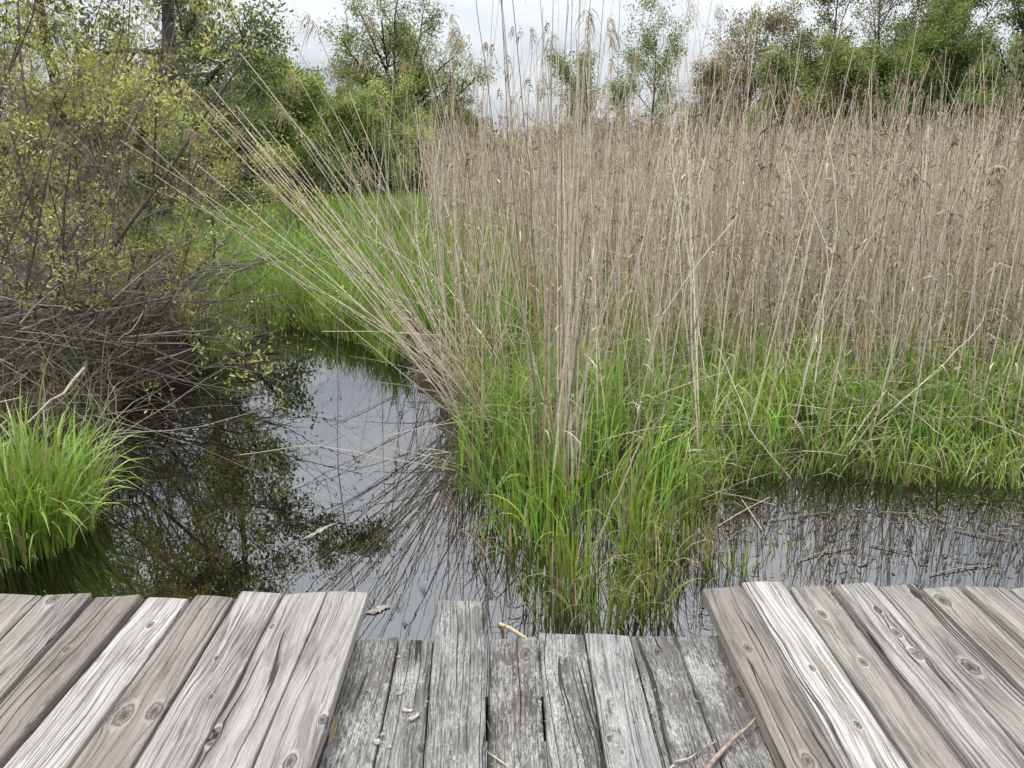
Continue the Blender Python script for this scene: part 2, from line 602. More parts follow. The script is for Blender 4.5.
# ground: one sheet, fine near the water and coarse to the horizon
gx = np.concatenate([-np.geomspace(7, 500, 26)[::-1], np.arange(-6.9, 6.95, 0.11), np.geomspace(7, 500, 26)])
gy = np.concatenate([-np.geomspace(2, 300, 12)[::-1], np.arange(-1.9, 12, 0.11), np.geomspace(12.1, 600, 34)])
GX, GY = np.meshgrid(gx, gy)
pts = np.stack([GX.ravel(), GY.ravel()], 1)
GZ = ground_z(pts)
idx = np.arange(len(pts)).reshape(GX.shape)
S = Soup()
S.add(np.column_stack([pts, GZ]), np.stack([idx[:-1, :-1], idx[:-1, 1:], idx[1:, 1:], idx[1:, :-1]], -1), (1, 1, 1))
tag(S.build('ground', MAT_SOIL), 'dark wet marsh soil under the grass and reeds', 'ground', kind='structure')

S = Soup()
nx = 9
S.add([(-25, -6, 0), (25, -6, 0), (25, 14, 0), (-25, 14, 0)], [(0, 1, 2, 3)], (1, 1, 1))
tag(S.build('water', MAT_WATER), 'still dark marsh water mirroring sky and reeds', 'water', kind='structure')


# ------------------------------------------------------------------ boardwalk
def board_mesh(name, q, ztop, thick, mat, parent, seed, origin):
    """q: front-left, front-right, back-right, back-left on the ground plan; a board lofted along its length
    with softened, slightly ragged edges"""
    r = np.random.default_rng(seed)
    fl, fr, br, bl = [np.array(v, float) for v in q]
    fc, bc = (fl + fr) / 2, (bl + br) / 2
    L = np.linalg.norm(bc - fc)
    dirv = (fc - bc) / L                     # towards the water
    ang = math.atan2(dirv[0], dirv[1])
    w0, w1 = np.linalg.norm(fr - fl), np.linalg.norm(br - bl)
    n = 42
    ys = np.concatenate([[0.0, 0.004], np.linspace(0.02, L - 0.02, n), [L - 0.004, L]])
    e = 0.006
    jl = np.convolve(r.normal(0, 1, len(ys) + 6), np.ones(7) / 7, 'valid') * 0.0022
    jr = np.convolve(r.normal(0, 1, len(ys) + 6), np.ones(7) / 7, 'valid') * 0.0022
    nick = r.uniform(0, 1, len(ys))
    cup = r.uniform(-0.002, 0.003)
    skew = r.uniform(-0.010, 0.010)
    rings = []
    for i, yv in enumerate(ys):
        f = yv / L
        hw = 0.5 * (w0 * (1 - f) + w1 * f)
        ins = {0: 0.004, 1: 0.001, len(ys) - 2: 0.001, len(ys) - 1: 0.004}.get(i, 0.0)
        a = -hw + jl[i] + ins
        b = hw + jr[i] - ins
        ea = e + (0.004 * (nick[i] > 0.93))
        zt = -ins
        zb = -thick + ins
        xs_ = np.linspace(a + ea, b - e, 6)
        top = [(x_, zt + cup * (1 - (2 * (x_ - a) / (b - a) - 1) ** 2) - cup) for x_ in xs_]
        prof = [(a, zb), (a, zt - ea), (a + ea * 0.3, zt - ea * 0.3)] + top + [(b - e * 0.3, zt - e * 0.3), (b, zt - e), (b, zb)]
        yy_ = -yv
        rings.append([(p[0], yy_ + (skew * p[0] / hw if i < 3 else 0), p[1]) for p in prof])
    m_ = len(rings[0])
    bm = bmesh.new()
    vs = [[bm.verts.new(p) for p in rg] for rg in rings]
    for i in range(len(vs) - 1):
        for j in range(m_):
            bm.faces.new((vs[i][j], vs[i][(j + 1) % m_], vs[i + 1][(j + 1) % m_], vs[i + 1][j]))
    bm.faces.new(vs[0][::-1])
    bm.faces.new(vs[-1])
    bmesh.ops.recalc_face_normals(bm, faces=bm.faces)
    me = bpy.data.meshes.new(name)
    bm.to_mesh(me)
    bm.free()
    for p in me.polygons:
        p.use_smooth = True
    me.set_sharp_from_angle(angle=math.radians(38))
    me.materials.append(mat)
    o = bpy.data.objects.new(name, me)
    COL.objects.link(o)
    wl = Vector((fc[0], fc[1], ztop))
    if parent is not None:
        o.parent = parent
        wl = wl - Vector(origin)
    o.location = wl
    o.rotation_euler = (0, 0, -ang)
    return o


def beam(name, a, b, w, h, mat, parent, origin):
    """a squared timber between two points, bevelled"""
    a, b = Vector(a), Vector(b)
    L = (b - a).length
    bm = bmesh.new()
    bmesh.ops.create_cube(bm, size=1.0)
    bmesh.ops.scale(bm, vec=(w, L, h), verts=bm.verts)
    bmesh.ops.bevel(bm, geom=bm.edges[:], offset=0.006, segments=2, affect='EDGES')
    me = bpy.data.meshes.new(name)
    bm.to_mesh(me)
    bm.free()
    me.materials.append(mat)
    o = bpy.data.objects.new(name, me)
    COL.objects.link(o)
    d = b - a
    o.rotation_mode = 'QUATERNION'
    o.rotation_quaternion = Vector((0, 1, 0)).rotation_difference(d)
    o.parent = parent
    o.location = (a + b) / 2 - Vector(origin)
    return o


SILV = (0.33, 0.312, 0.285)
GREY = (0.285, 0.26, 0.23)
BROWN = (0.24, 0.214, 0.182)
PALE = (0.42, 0.40, 0.37)
OLD = (0.155, 0.144, 0.126)
MAT_JOIST = wood_material('joist_wood', 77, (0.2, 0.18, 0.16), (0.08, 0.07, 0.06))

# (front-left px, front-right px, near-left px, near-right px, z offset, colour, dark, contrast, knots in px, label)
DK = (0.16, 0.142, 0.122)
LB = [
    ((-216, 593), (-170, 593), (-610, 768), (-520, 768), 0.003, GREY, DK, 0.9, [], None),
    ((-167, 593), (-119, 593), (-515, 768), (-424, 768), 0.0, SILV, DK, 0.9, [], None),
    ((-116, 593), (-67, 593), (-419, 768), (-326, 768), 0.004, BROWN, DK, 0.8, [], None),
    ((-64, 593), (-16, 593), (-320, 768), (-232, 768), 0.0, GREY, DK, 0.8, [], None),
    ((-14, 593.5), (45, 593), (-228, 768), (-127, 768), 0.002, GREY, DK, 0.8, [(10, 641, 7), (-30, 700, 6)], None),
    ((46.5, 592.5), (90.5, 593.5), (-122, 768), (-62, 768), 0.004, GREY, DK, 0.9, [(54, 598.5, 7)], 'grey plank with a dark knot at its water end'),
    ((97, 595), (140.5, 595.5), (-57, 768), (-8, 768), 0.0, BROWN, (0.15, 0.128, 0.108), 0.6, [(67, 649, 3.5), (47, 712, 8)], 'brownish plank with smooth grain'),
    ((148, 596.5), (190, 597), (2, 768), (66, 768), 0.004, PALE, (0.22, 0.20, 0.18), 1.3, [(150, 625, 4)], 'bleached almost white plank with raised wavy grain'),
    ((195.5, 595), (234.8, 594.8), (69, 768), (129, 768), 0.003, BROWN, (0.15, 0.128, 0.108), 0.7, [(124, 715, 11), (154, 711, 9)], 'brownish plank with a large ringed knot'),
    ((240.5, 590.8), (283.5, 591.6), (133, 768), (190.5, 768), 0.010, SILV, DK, 1.1, [(217, 658, 3), (211, 697, 3)], None),
    ((285, 591.8), (326.6, 591.6), (192.5, 768), (250.5, 768), 0.009, SILV, (0.2, 0.18, 0.16), 0.7, [(213, 735, 9), (271, 626, 3)], None),
    ((328, 590.6), (368.6, 590.6), (252.5, 768), (310.5, 768), 0.011, SILV, (0.2, 0.18, 0.16), 0.6, [(322, 719, 6), (290, 762, 9)], None),
]
MB_ = [
    ((350, 637.5), (398, 638.5), (317, 768), (372, 768), 0.0, OLD, (0.08, 0.075, 0.07), 0.6, [], None),
    ((400, 639), (434, 639), (374.5, 768), (422, 768), -0.006, (0.2, 0.19, 0.175), (0.06, 0.055, 0.05), 0.6, [(420, 748, 5)], None),
    ((436.5, 641), (485, 641), (425, 768), (484, 768), -0.004, OLD, (0.08, 0.075, 0.07), 0.6, [], None),
    ((489.5, 638), (537, 636.5), (486.5, 768), (546.5, 768), 0.0, OLD, (0.07, 0.065, 0.06), 0.5, [(526, 654, 8)], 'dark weathered plank with a big knot near its end'),
    ((539, 633.5), (583.5, 632.5), (549, 768), (605, 768), 0.004, OLD, (0.09, 0.085, 0.08), 0.6, [], None),
    ((585, 632.5), (629, 634), (607, 768), (662.5, 768), 0.004, (0.3, 0.29, 0.28), (0.1, 0.095, 0.09), 0.6, [(609, 739, 4), (622, 752, 3)], None),
    ((630.5, 636), (674, 635), (664.5, 768), (722, 768), 0.0, OLD, (0.09, 0.085, 0.08), 0.6, [(658, 652, 5)], 'weathered plank with a small ochre knot near its end'),
    ((675.5, 635.5), (722, 635), (724, 768), (783, 768), 0.002, OLD, (0.06, 0.055, 0.05), 0.6, [(740, 692, 6)], None),
]
RB = [
    ((701, 587), (741, 586.5), (785, 768), (842, 768), 0.0, BROWN, DK, 0.7, [(748, 648, 5), (808, 761, 8)], 'brown plank on the edge by the old middle boards'),
    ((741.8, 580.8), (783, 580.3), (849, 768), (909, 768), 0.022, PALE, (0.2, 0.17, 0.14), 1.4, [(812, 668, 4), (858, 725, 4)], 'bleached white plank standing higher than the planks beside it'),
    ((788.5, 586), (826, 585.5), (913, 768), (966, 768), 0.002, GREY, DK, 0.8, [(822, 614, 5), (863, 662, 5)], None),
    ((832.5, 582.5), (873.5, 582.5), (976.5, 768), (1038, 768), 0.016, SILV, DK, 1.0, [(878, 610, 4), (897, 633, 5), (916, 654, 6)], 'pale raised plank with a line of dark knots'),
    ((876, 584), (914, 584.6), (1041, 768), (1096, 768), 0.012, GREY, (0.18, 0.16, 0.14), 0.7, [(916, 594, 5), (971, 667, 8)], None),
    ((920, 586.5), (957.5, 586.5), (1104, 768), (1154, 768), 0.006, GREY, DK, 0.8, [(943, 600, 7)], None),
    ((964, 586), (1004, 586), (1166, 768), (1224, 768), 0.010, GREY, DK, 0.9, [], None),
    ((1006, 586), (1046, 586), (1228, 768), (1286, 768), 0.008, SILV, DK, 0.9, [], None),
    ((1049, 586), (1090, 586), (1290, 768), (1350, 768), 0.004, GREY, DK, 0.9, [], None),
    ((1094, 586), (1136, 586), (1356, 768), (1418, 768), 0.0, BROWN, DK, 0.8, [], None),
    ((1140, 586), (1182, 586), (1424, 768), (1486, 768), 0.006, SILV, DK, 0.9, [], None),
]


def quad_of(row, z):
    fl, fr, bl, br = [at_z(*row[i], z)[:2] for i in range(4)]
    # carry the board on towards and behind the viewer
    d1, d2 = bl - fl, br - fr
    k1 = (fl[1] - 0.15) / max(1e-6, fl[1] - bl[1])
    k2 = (fr[1] - 0.15) / max(1e-6, fr[1] - br[1])
    w = np.linalg.norm(fr - fl)
    return fl, fr, fr + d2 * k2, fl + d1 * k1


SEED = [100]


def deck(rows, zdeck, thick, label, group, old=False):
    c = np.mean([at_z(*r[0], zdeck) for r in rows], axis=0)
    root = empty('boardwalk_section', (c[0], c[1] - 1, 0), label, 'boardwalk', group)
    org = tuple(root.location)
    ends = []
    for i, row in enumerate(rows):
        zt = zdeck + row[4]
        q = quad_of(row, zt)
        SEED[0] += 1
        fl, fr, br, bl = q
        fc, bc = (fl + fr) / 2, (bl + br) / 2
        dv = (fc - bc) / np.linalg.norm(fc - bc)
        sx = np.array([dv[1], -dv[0]])
        kn = []
        for (kx, ky, kr) in row[8]:
            p = at_z(kx, ky, zt)[:2] - fc
            depth = math.hypot(*(p + fc))
            kn.append((float(p @ sx), float(p @ dv), kr / F * (depth * 1.18) * 0.68))
        och = None
        if old and i == 0:
            p = at_z(333, 730, zt)[:2] - fc
            och = (float(p @ sx), float(p @ dv), 0.009)
        m = wood_material('weathered_board', SEED[0] % 37 + i * 0.61, row[5], row[6], row[7], kn, old, och)
        o = board_mesh('deck_plank', q, zt, thick, m, root, SEED[0], org)
        if row[9]:
            o['label'] = row[9]
        ends.append((fl, fr))
    x0 = min(e[0][0] for e in ends) + 0.02
    x1 = max(e[1][0] for e in ends) - 0.02
    yf = min(e[0][1] for e in ends) - 0.22
    zj = zdeck - thick - 0.075
    for yj in (yf, yf - 0.62, yf - 1.3):
        beam('joist', (x0, yj, zj), (x1, yj, zj), 0.045, 0.13, MAT_JOIST, root, org)
    for xj in (x0 + 0.1, x1 - 0.1):
        beam('post', (xj, yf - 0.08, -0.6), (xj, yf - 0.08, zj + 0.04), 0.09, 0.09, MAT_JOIST, root, org)
    return root


deck(LB, DECK, 0.038, 'newer pale grey boardwalk planking at the left of the old sunken boards', 'boardwalk sections')
deck(MB_, DECK - 0.058, 0.038, 'old dark lichen-spotted boards sunk lower between two newer plankings', 'boardwalk sections', True)
deck(RB, DECK, 0.038, 'newer grey-brown boardwalk planking at the right of the old sunken boards', 'boardwalk sections')

# the loose board that lies over the old ones and sticks out over the water
ZL = DECK - 0.058 + 0.008 + 0.036
row = ((437.5, 600.5), (484.5, 599.5), (423.5, 768), (486.5, 768))
q = quad_of(row, ZL)
o = board_mesh('loose_plank', q, ZL, 0.034,
               wood_material('lichen_board', 5.3, (0.22, 0.21, 0.195), (0.07, 0.065, 0.06), 0.8, [], True), None, 555, None)
tag(o, 'single grey lichen-spotted board lying on the old planks and sticking out over the water', 'plank')


# ------------------------------------------------------------------ bits lying on the boards
def path_pts(pts, k):
    """smooth resample of a few points"""
    pts = np.asarray(pts, float)
    t = np.linspace(0, len(pts) - 1, k)
    out = np.empty((k, 3))
    for i, tt in enumerate(t):
        j = min(int(tt), len(pts) - 2)
        f = tt - j
        p0, p1, p2, p3 = pts[max(j - 1, 0)], pts[j], pts[j + 1], pts[min(j + 2, len(pts) - 1)]
        out[i] = 0.5 * ((2 * p1) + (-p0 + p2) * f + (2 * p0 - 5 * p1 + 4 * p2 - p3) * f * f + (-p0 + 3 * p1 - 3 * p2 + p3) * f ** 3)
    return out


ZM = DECK - 0.055


def stick(name, pix, z, rad, col, label, cat, forks=(), group=None, sides=7):
    P = path_pts([at_z(a, b, z + rad[0] * 0.7 + dz) for a, b, dz in pix], 14)
    P += np.random.default_rng(len(label)).normal(0, rad[0] * 0.12, P.shape)
    R = np.linspace(rad[0], rad[1], 14)
    R[0] *= 0.3
    R[-1] *= 0.4
    S_ = Soup()
    tubes(S_, P[None], R[None], np.array([col]), sides)
    o_ = S_.build(name, MAT_TWIG, origin=P[0])
    tag(o_, label, cat, group)
    for fk in forks:
        Q = path_pts([at_z(a, b, z + 0.006 + dz) for a, b, dz in fk], 10)
        S2 = Soup()
        tubes(S2, (Q - P[0])[None], np.linspace(rad[1] * 0.7, rad[1] * 0.3, 10)[None], np.array([col]), 6)
        S2.build('side_twig', MAT_TWIG, parent=o_)
    return o_


stick('fallen_stick', [(700, 778, 0), (716, 757, 0.002), (735, 738, 0.006), (748, 727, 0.01), (758, 716, 0.014)], ZM, (0.0078, 0.0028),
      (0.33, 0.27, 0.21), 'short thick barkless stick with a forked tip on the old boards', 'stick',
      [[(741, 733, 0.006), (746, 742, 0.004), (742, 747, 0.0)]])
stick('fallen_twig', [(669, 770, 0), (677, 762, 0.002), (690, 758, 0.003), (703, 749, 0.004), (716, 741, 0.004)], ZM, (0.0034, 0.0018),
      (0.42, 0.38, 0.34), 'thin pale curved twig lying left of the thick stick on the old boards', 'twig')
stick('dry_straw', [(486, 751, 0.004), (496, 758, 0.004), (512, 769, 0.003)], ZM, (0.0022, 0.0016),
      (0.55, 0.48, 0.36), 'thin tan straw lying beside the loose lichen-spotted board', 'straw')

MAT_CHIP = plain_mottle('pale_chip', (0.26, 0.235, 0.19), (0.52, 0.48, 0.41), 110)


def chip(px, py, L, w, rz, z, label, seed):
    r = np.random.default_rng(seed)
    bm = bmesh.new()
    bmesh.ops.create_icosphere(bm, subdivisions=3, radius=1.0)
    for v in bm.verts:
        n_ = 1 + 0.22 * math.sin(v.co.x * 5 + seed) + 0.15 * math.sin(v.co.y * 7 + seed * 2) + r.normal(0, 0.03)
        v.co = Vector((v.co.x * L * 0.4 * n_, v.co.y * w * 0.4 * n_ + 0.2 * w * (v.co.x ** 2), max(-0.5, v.co.z) * w * 0.28 * n_))
    me = bpy.data.meshes.new('wood_chip')
    bm.to_mesh(me)
    bm.free()
    for p in me.polygons:
        p.use_smooth = True
    me.materials.append(MAT_CHIP)
    o = bpy.data.objects.new('wood_chip', me)
    COL.objects.link(o)
    p = at_z(px, py, z)
    o.location = (p[0], p[1], z + w * 0.13)
    o.rotation_euler = (0, 0, rz)
    return tag(o, label, 'wood chip', 'pale chips scattered on the old boards')


ZC = DECK - 0.064 + 0.001
chip(399, 657, 0.016, 0.010, 0.9, ZC, 'pale chip nearest the water end of the old boards', 1)
chip(400, 694, 0.028, 0.013, 0.6, ZC, 'narrow pale chip just above the two crossed long chips', 2)
chip(406, 711, 0.045, 0.016, -0.15, ZC, 'long pale chip lying crosswise, upper one of a touching pair', 3)
chip(414, 718, 0.048, 0.014, 0.75, ZC + 0.004, 'long curved pale chip, lower one of a touching pair', 4)
chip(377, 743, 0.022, 0.022, 0.2, DECK - 0.057, 'rounded pale chip, biggest of three by the seam at the bottom left', 5)
chip(382, 735, 0.016, 0.012, 0.9, DECK - 0.057, 'small pale chip touching the top of a rounded chip', 6)
chip(390, 747, 0.018, 0.010, 0.9, ZC, 'small slanted pale chip right of the rounded chip', 7)
chip(427, 702, 0.014, 0.008, 0.3, ZC, 'tiny pale chip against the side of the loose board', 8)

# dirt, grit and reed scraps that collect on the old boards
S = Soup()
n = 260
pl = np.array([at_z(a_, b_, ZM)[:2] for a_, b_ in zip(rng.uniform(345, 740, n), rng.uniform(648, 768, n))])
az_ = rng.normal(PI / 2, 0.9, n)
ln_ = np.clip(np.exp(rng.normal(-4.8, 0.6, n)), 0.003, 0.05)
d_ = np.stack([np.cos(az_), np.sin(az_), np.zeros(n)], 1)
p0_ = np.column_stack([pl, np.full(n, ZM + 0.004)])
tubes(S, np.stack([p0_, p0_ + d_ * ln_[:, None] * 0.5 + [0, 0, 0.0015], p0_ + d_ * ln_[:, None]], 1), np.tile([0.0008, 0.0011, 0.0006], (n, 1)) * rng.uniform(0.6, 1.6, (n, 1)),
      np.where(rng.uniform(size=(n, 1)) < 0.5, np.array([[0.09, 0.07, 0.05]]), np.array([[0.36, 0.3, 0.21]])) * rng.uniform(0.6, 1.3, (n, 1)), 4)
tag(S.build('deck_litter', MAT_TWIG), 'grit and tiny plant scraps scattered on the old boards', 'litter', kind='stuff')

# ------------------------------------------------------------------ grass
GREEN = np.array([0.19, 0.29, 0.05])
YEL = np.array([0.30, 0.35, 0.085])
DGREEN = np.array([0.08, 0.145, 0.03])
STRAW = np.array([0.42, 0.35, 0.20])


def scatter(n, x0, x1, y0, y1, keep):
    out = []
    tot = 0
    while tot < n:
        p = np.column_stack([rng.uniform(x0, x1, 4000), rng.uniform(y0, y1, 4000)])
        p = p[keep(p)]
        if len(p) == 0:
            break
        out.append(p)
        tot += len(p)
    return np.concatenate(out)[:n]


def base3(p, dz=-0.01):
    return np.column_stack([p, np.maximum(ground_z(p), -0.12) + dz])


def grass_on(S_, p, hm, hs, w, bend, col, tip=None, dry=0.05, k=5, az=None, dv=0.22):
    n = len(p)
    h = np.clip(rng.normal(hm, hs, n), 0.05, 2)
    c = vary(col, n, dv, 0.1)
    isdry = rng.uniform(size=n) < dry
    c[isdry] = vary(STRAW, int(isdry.sum()), 0.2, 0.06)
    tipc = c * (1.15 if tip is None else 1.0)
    if tip is not None:
        tipc = 0.5 * c + 0.5 * vary(tip, n, 0.15, 0.05)
    b = np.abs(rng.normal(bend, 0.35 * bend + 0.1, n))
    a = rng.uniform(0, 2 * PI, n) if az is None else az
    blades(S_, base3(p), h, np.clip(rng.normal(w, 0.25 * w, n), 0.0012, 1), b, a, c, np.clip(tipc, 0, 0.9), k)


# --- sedge clump at the far left beside the boards
def clump(name, ctr, rad, n, h, w, bend, col, label, cat, group=None, tip=YEL, dry=0.11, k=7, litter=0):
    r_ = np.sqrt(rng.uniform(0, 1, n))
    th = rng.uniform(0, 2 * PI, n)
    p = np.column_stack([ctr[0] + r_ * np.cos(th) * rad[0], ctr[1] + r_ * np.sin(th) * rad[1]])
    S_ = Soup()
    out_az = th + rng.normal(0, 0.7, n)
    hh = np.clip(rng.normal(h, h * 0.3, n), 0.06, 2)
    bb = np.abs(rng.normal(bend, 0.45 * bend, n)) * (0.3 + 0.9 * r_)
    kink = rng.uniform(size=n) < 0.08
    bb[kink] += rng.uniform(0.8, 1.6, int(kink.sum()))
    c = vary(col, n, 0.33, 0.12)
    isdry = rng.uniform(size=n) < dry
    c[isdry] = vary(STRAW, int(isdry.sum()), 0.2, 0.06)
    tc_ = 0.45 * c + 0.55 * vary(tip, n, 0.2, 0.05)
    blades(S_, base3(p, -0.02), hh, np.clip(rng.normal(w, 0.28 * w, n), 0.0012, 1), bb, out_az, c, tc_, k)
    if litter:
        r2 = np.sqrt(rng.uniform(0.3, 1.15, litter))
        t2 = rng.uniform(0, 2 * PI, litter)
        p2 = np.column_stack([ctr[0] + r2 * np.cos(t2) * rad[0], ctr[1] + r2 * np.sin(t2) * rad[1]])
        blades(S_, base3(p2, 0.0), rng.uniform(0.12, 0.4, litter), np.full(litter, 0.0028), rng.uniform(1.2, 2.6, litter),
               t2 + rng.normal(0, 0.9, litter), vary(STRAW * 0.55, litter, 0.4, 0.1), k=6)
    o_ = S_.build(name, MAT_GRASS, origin=(ctr[0], ctr[1], 0))
    return tag(o_, label, cat, group)


c0 = at_z(45, 545)
clump('sedge_clump', (c0[0] - 0.2, c0[1] + 0.10), (0.36, 0.42), 1000, 0.48, 0.0072, 1.15, GREEN * 1.12,
      'dense bright green sedge clump at the water edge left of the boards', 'sedge clump', litter=260)
clump('sedge_clump', (c0[0] - 0.9, c0[1] + 0.2), (0.5, 0.4), 700, 0.5, 0.007, 1.4, GREEN,
      'green sedge clump outside the left edge, beside the bright one', 'sedge clump', litter=120)

# --- the tussock in the middle, a tongue of tall grass that reaches the boards
S = Soup()
TS = poly([(455, 470), (472, 520), (500, 560), (528, 596), (590, 603), (655, 598), (684, 560), (700, 500), (705, 440), (640, 400), (520, 395), (470, 415)])


def in_ts(p):
    return sdf_poly(p, TS) < 0.03


p = scatter(2500, -0.9, 1.6, 2.6, 6.0, lambda q_: in_ts(q_) & (wav(q_[:, 0], q_[:, 1], 9.0, 33) + 0.4 * np.clip(q_[:, 1] - 3.4, 0, 1) > -0.25))
edge = -sdf_poly(p, TS)
cen = TS.mean(0)
az = np.arctan2(p[:, 1] - cen[1], p[:, 0] - cen[0]) + rng.normal(0, 0.9, len(p))
n = len(p)
hh = np.clip(rng.normal(0.30, 0.125, n), 0.07, 0.75) * np.clip(0.62 + edge * 1.3, 0.5, 1.1) * np.clip((p[:, 1] - 2.55) / 0.9, 0.55, 1.1)
c = vary(GREEN * np.array([0.95, 1.12, 0.95]), n, 0.26, 0.08)
dry = rng.uniform(size=n) < 0.07
c[dry] = vary(STRAW, int(dry.sum()), 0.25, 0.06)
blades(S, base3(p, -0.02), hh, np.clip(rng.normal(0.0046, 0.0013, n), 0.0015, 1), np.abs(rng.normal(0.65, 0.75, n)), az, c,
       0.5 * c + 0.5 * vary(YEL, n, 0.2, 0.05), 7)
# last year's dead blades sagging at the foot
p = scatter(520, -0.9, 1.6, 2.6, 6.0, lambda q_: np.abs(sdf_poly(q_, TS)) < 0.13)
n = len(p)
az = np.arctan2(p[:, 1] - cen[1], p[:, 0] - cen[0]) + rng.normal(0, 0.7, n)
blades(S, base3(p, 0.04), rng.uniform(0.15, 0.45, n), np.full(n, 0.0025), rng.uniform(1.0, 2.6, n), az,
       vary(np.array([0.16, 0.125, 0.075]), n, 0.45, 0.1), k=6)
tag(S.build('grass_tussock', MAT_GRASS, origin=(cen[0], cen[1], 0)),
    'tall green grass tussock at the foot of the middle reeds, reaching to the old boards', 'grass tussock')

# --- small tufts standing in the water by the boards
for i, (px, py, n, hgt, lab) in enumerate([
        (600, 626, 42, 0.26, 'small bright grass tuft against the water end of the old boards'),
        (553, 618, 26, 0.22, 'thin low grass tuft in front of the old boards, left of the bright one'),
        (646, 616, 26, 0.2, 'thin low grass tuft in front of the old boards, right of the bright one'),
        (790, 560, 26, 0.2, 'sparse grass tuft standing by itself in the right pool, nearest the bank grass'),
        (765, 590, 22, 0.16, 'low sparse grass tuft close to the white raised plank'),
        (575, 590, 60, 0.34, 'thin grass tuft at the tip of the middle tussock'),
        (655, 585, 45, 0.26, 'sparse grass tuft in the water at the right of the tussock tip'),
        (730, 575, 46, 0.24, 'sparse grass tuft alone in the right pool beside the tussock'),
        (700, 555, 36, 0.24, 'short grass tuft between the tussock and the right pool'),
        (640, 545, 60, 0.36, 'bushy grass tuft at the right flank of the tussock')]):
    c0 = at_z(px, py)
    clump('grass_tuft', (c0[0], c0[1]), (0.11, 0.09), n, hgt, 0.0036, 0.55, GREEN * 1.02, lab, 'grass tuft', 'small grass tufts by the boards', dry=0.1, litter=12)

# --- bank grass: right bank, among the reeds and the meadow behind the channel (uncountable)
def dens_keep(fn, margin=0.02):
    def k_(p):
        return (water_dist(p) > margin) & fn(p) & (sdf_poly(p, TS) > -0.05)
    return k_


S = Soup()
# right bank rim
p = scatter(4300, 0.9, 5.2, 3.9, 6.6, dens_keep(lambda q_: (q_[:, 0] > 0.55) & (wav(q_[:, 0], q_[:, 1], 5.0, 35) > -0.62) & (q_[:, 1] < 5.4 + 0.25 * wav(q_[:, 0], q_[:, 1], 3.0, 4))))
grass_on(S, p, 0.29, 0.12, 0.0052, 1.25, GREEN * 1.12, YEL, 0.14, 6)
# rim drooping toward the pool
p = scatter(900, 0.9, 5.2, 3.7, 5.2, lambda q_: (np.abs(water_dist(q_)) < 0.08) & (q_[:, 0] > 0.7))
grass_on(S, p, 0.26, 0.1, 0.004, 1.3, GREEN * 0.9, YEL, 0.35, 6)
# among the reeds, further back
p = scatter(7000, -1.3, 6.5, 4.8, 9.5, dens_keep(lambda q_: (q_[:, 0] > -0.1 * q_[:, 1] + 0.1) & (rng.uniform(size=len(q_)) < np.clip(1.25 - 0.45 * (q_[:, 0] - 0.5) * (q_[:, 1] > 6.2), 0.32, 1) * np.clip(0.75 + 0.8 * wav(q_[:, 0], q_[:, 1], 2.2, 55), 0.1, 1))))
grass_on(S, p, 0.36, 0.15, 0.0055, 0.9, GREEN, YEL, 0.16, 5)
p = scatter(4200, -2.5, 6, 9, 16, dens_keep(lambda q_: (q_[:, 0] > -0.17 * q_[:, 1]) & (rng.uniform(size=len(q_)) < np.clip(0.9 - 0.4 * q_[:, 0], 0.08, 1))))
grass_on(S, p, 0.36, 0.12, 0.008, 0.5, GREEN * 0.9, YEL, 0.2, 4)
tag(S.build('bank_grass', MAT_GRASS), 'green grass growing along the right bank and among the reed stems', 'grass', kind='stuff')

S = Soup()
p = scatter(15000, -6.5, 0.6, 7.2, 14, dens_keep(lambda q_: (q_[:, 0] < -0.02 * q_[:, 1] + 0.3) & (q_[:, 0] > -0.52 * q_[:, 1] + 1.0), 0.05))
grass_on(S, p, 0.36, 0.09, 0.0065, 0.6, GREEN * 1.12, GREEN * 1.5, 0.02, 5)
p = scatter(15000, -11, 0.5, 13, 27, dens_keep(lambda q_: q_[:, 0] > -0.5 * q_[:, 1]))
grass_on(S, p, 0.42, 0.1, 0.013, 0.45, GREEN * 1.15, GREEN * 1.5, 0.01, 4)
p = scatter(1500, -6, 0.2, 6.5, 9, lambda q_: (np.abs(water_dist(q_)) < 0.12) & (q_[:, 0] < -0.6))
grass_on(S, p, 0.34, 0.1, 0.0055, 0.9, GREEN, YEL, 0.1, 5)
tag(S.build('meadow_grass', MAT_GRASS), 'bright green wet meadow beyond the end of the channel', 'grass', kind='stuff')

S = Soup()
p = scatter(4200, -8, -1.2, 5.0, 9.5, dens_keep(lambda q_: q_[:, 0] < -0.42 * q_[:, 1] + 0.9))
grass_on(S, p, 0.25, 0.1, 0.005, 1.1, DGREEN * 1.2, GREEN, 0.3, 5)
p = scatter(2600, -5.5, -1.2, 4.2, 7.2, lambda q_: (water_dist(q_) > -0.03))
n = len(p)
blades(S, base3(p, 0.02), rng.uniform(0.15, 0.6, n), np.full(n, 0.003), rng.uniform(0.5, 2.7, n), rng.uniform(0, 2 * PI, n),
       vary(np.array([0.20, 0.16, 0.11]), n, 0.45, 0.08), k=6)
tag(S.build('undergrowth', MAT_GRASS), 'low mixed green and dead growth under the brush on the left bank', 'undergrowth', kind='stuff')

# ------------------------------------------------------------------ reeds
TAN = np.array([0.60, 0.515, 0.375])
GRYT = np.array([0.51, 0.455, 0.37])
BRN = np.array([0.36, 0.285, 0.20])


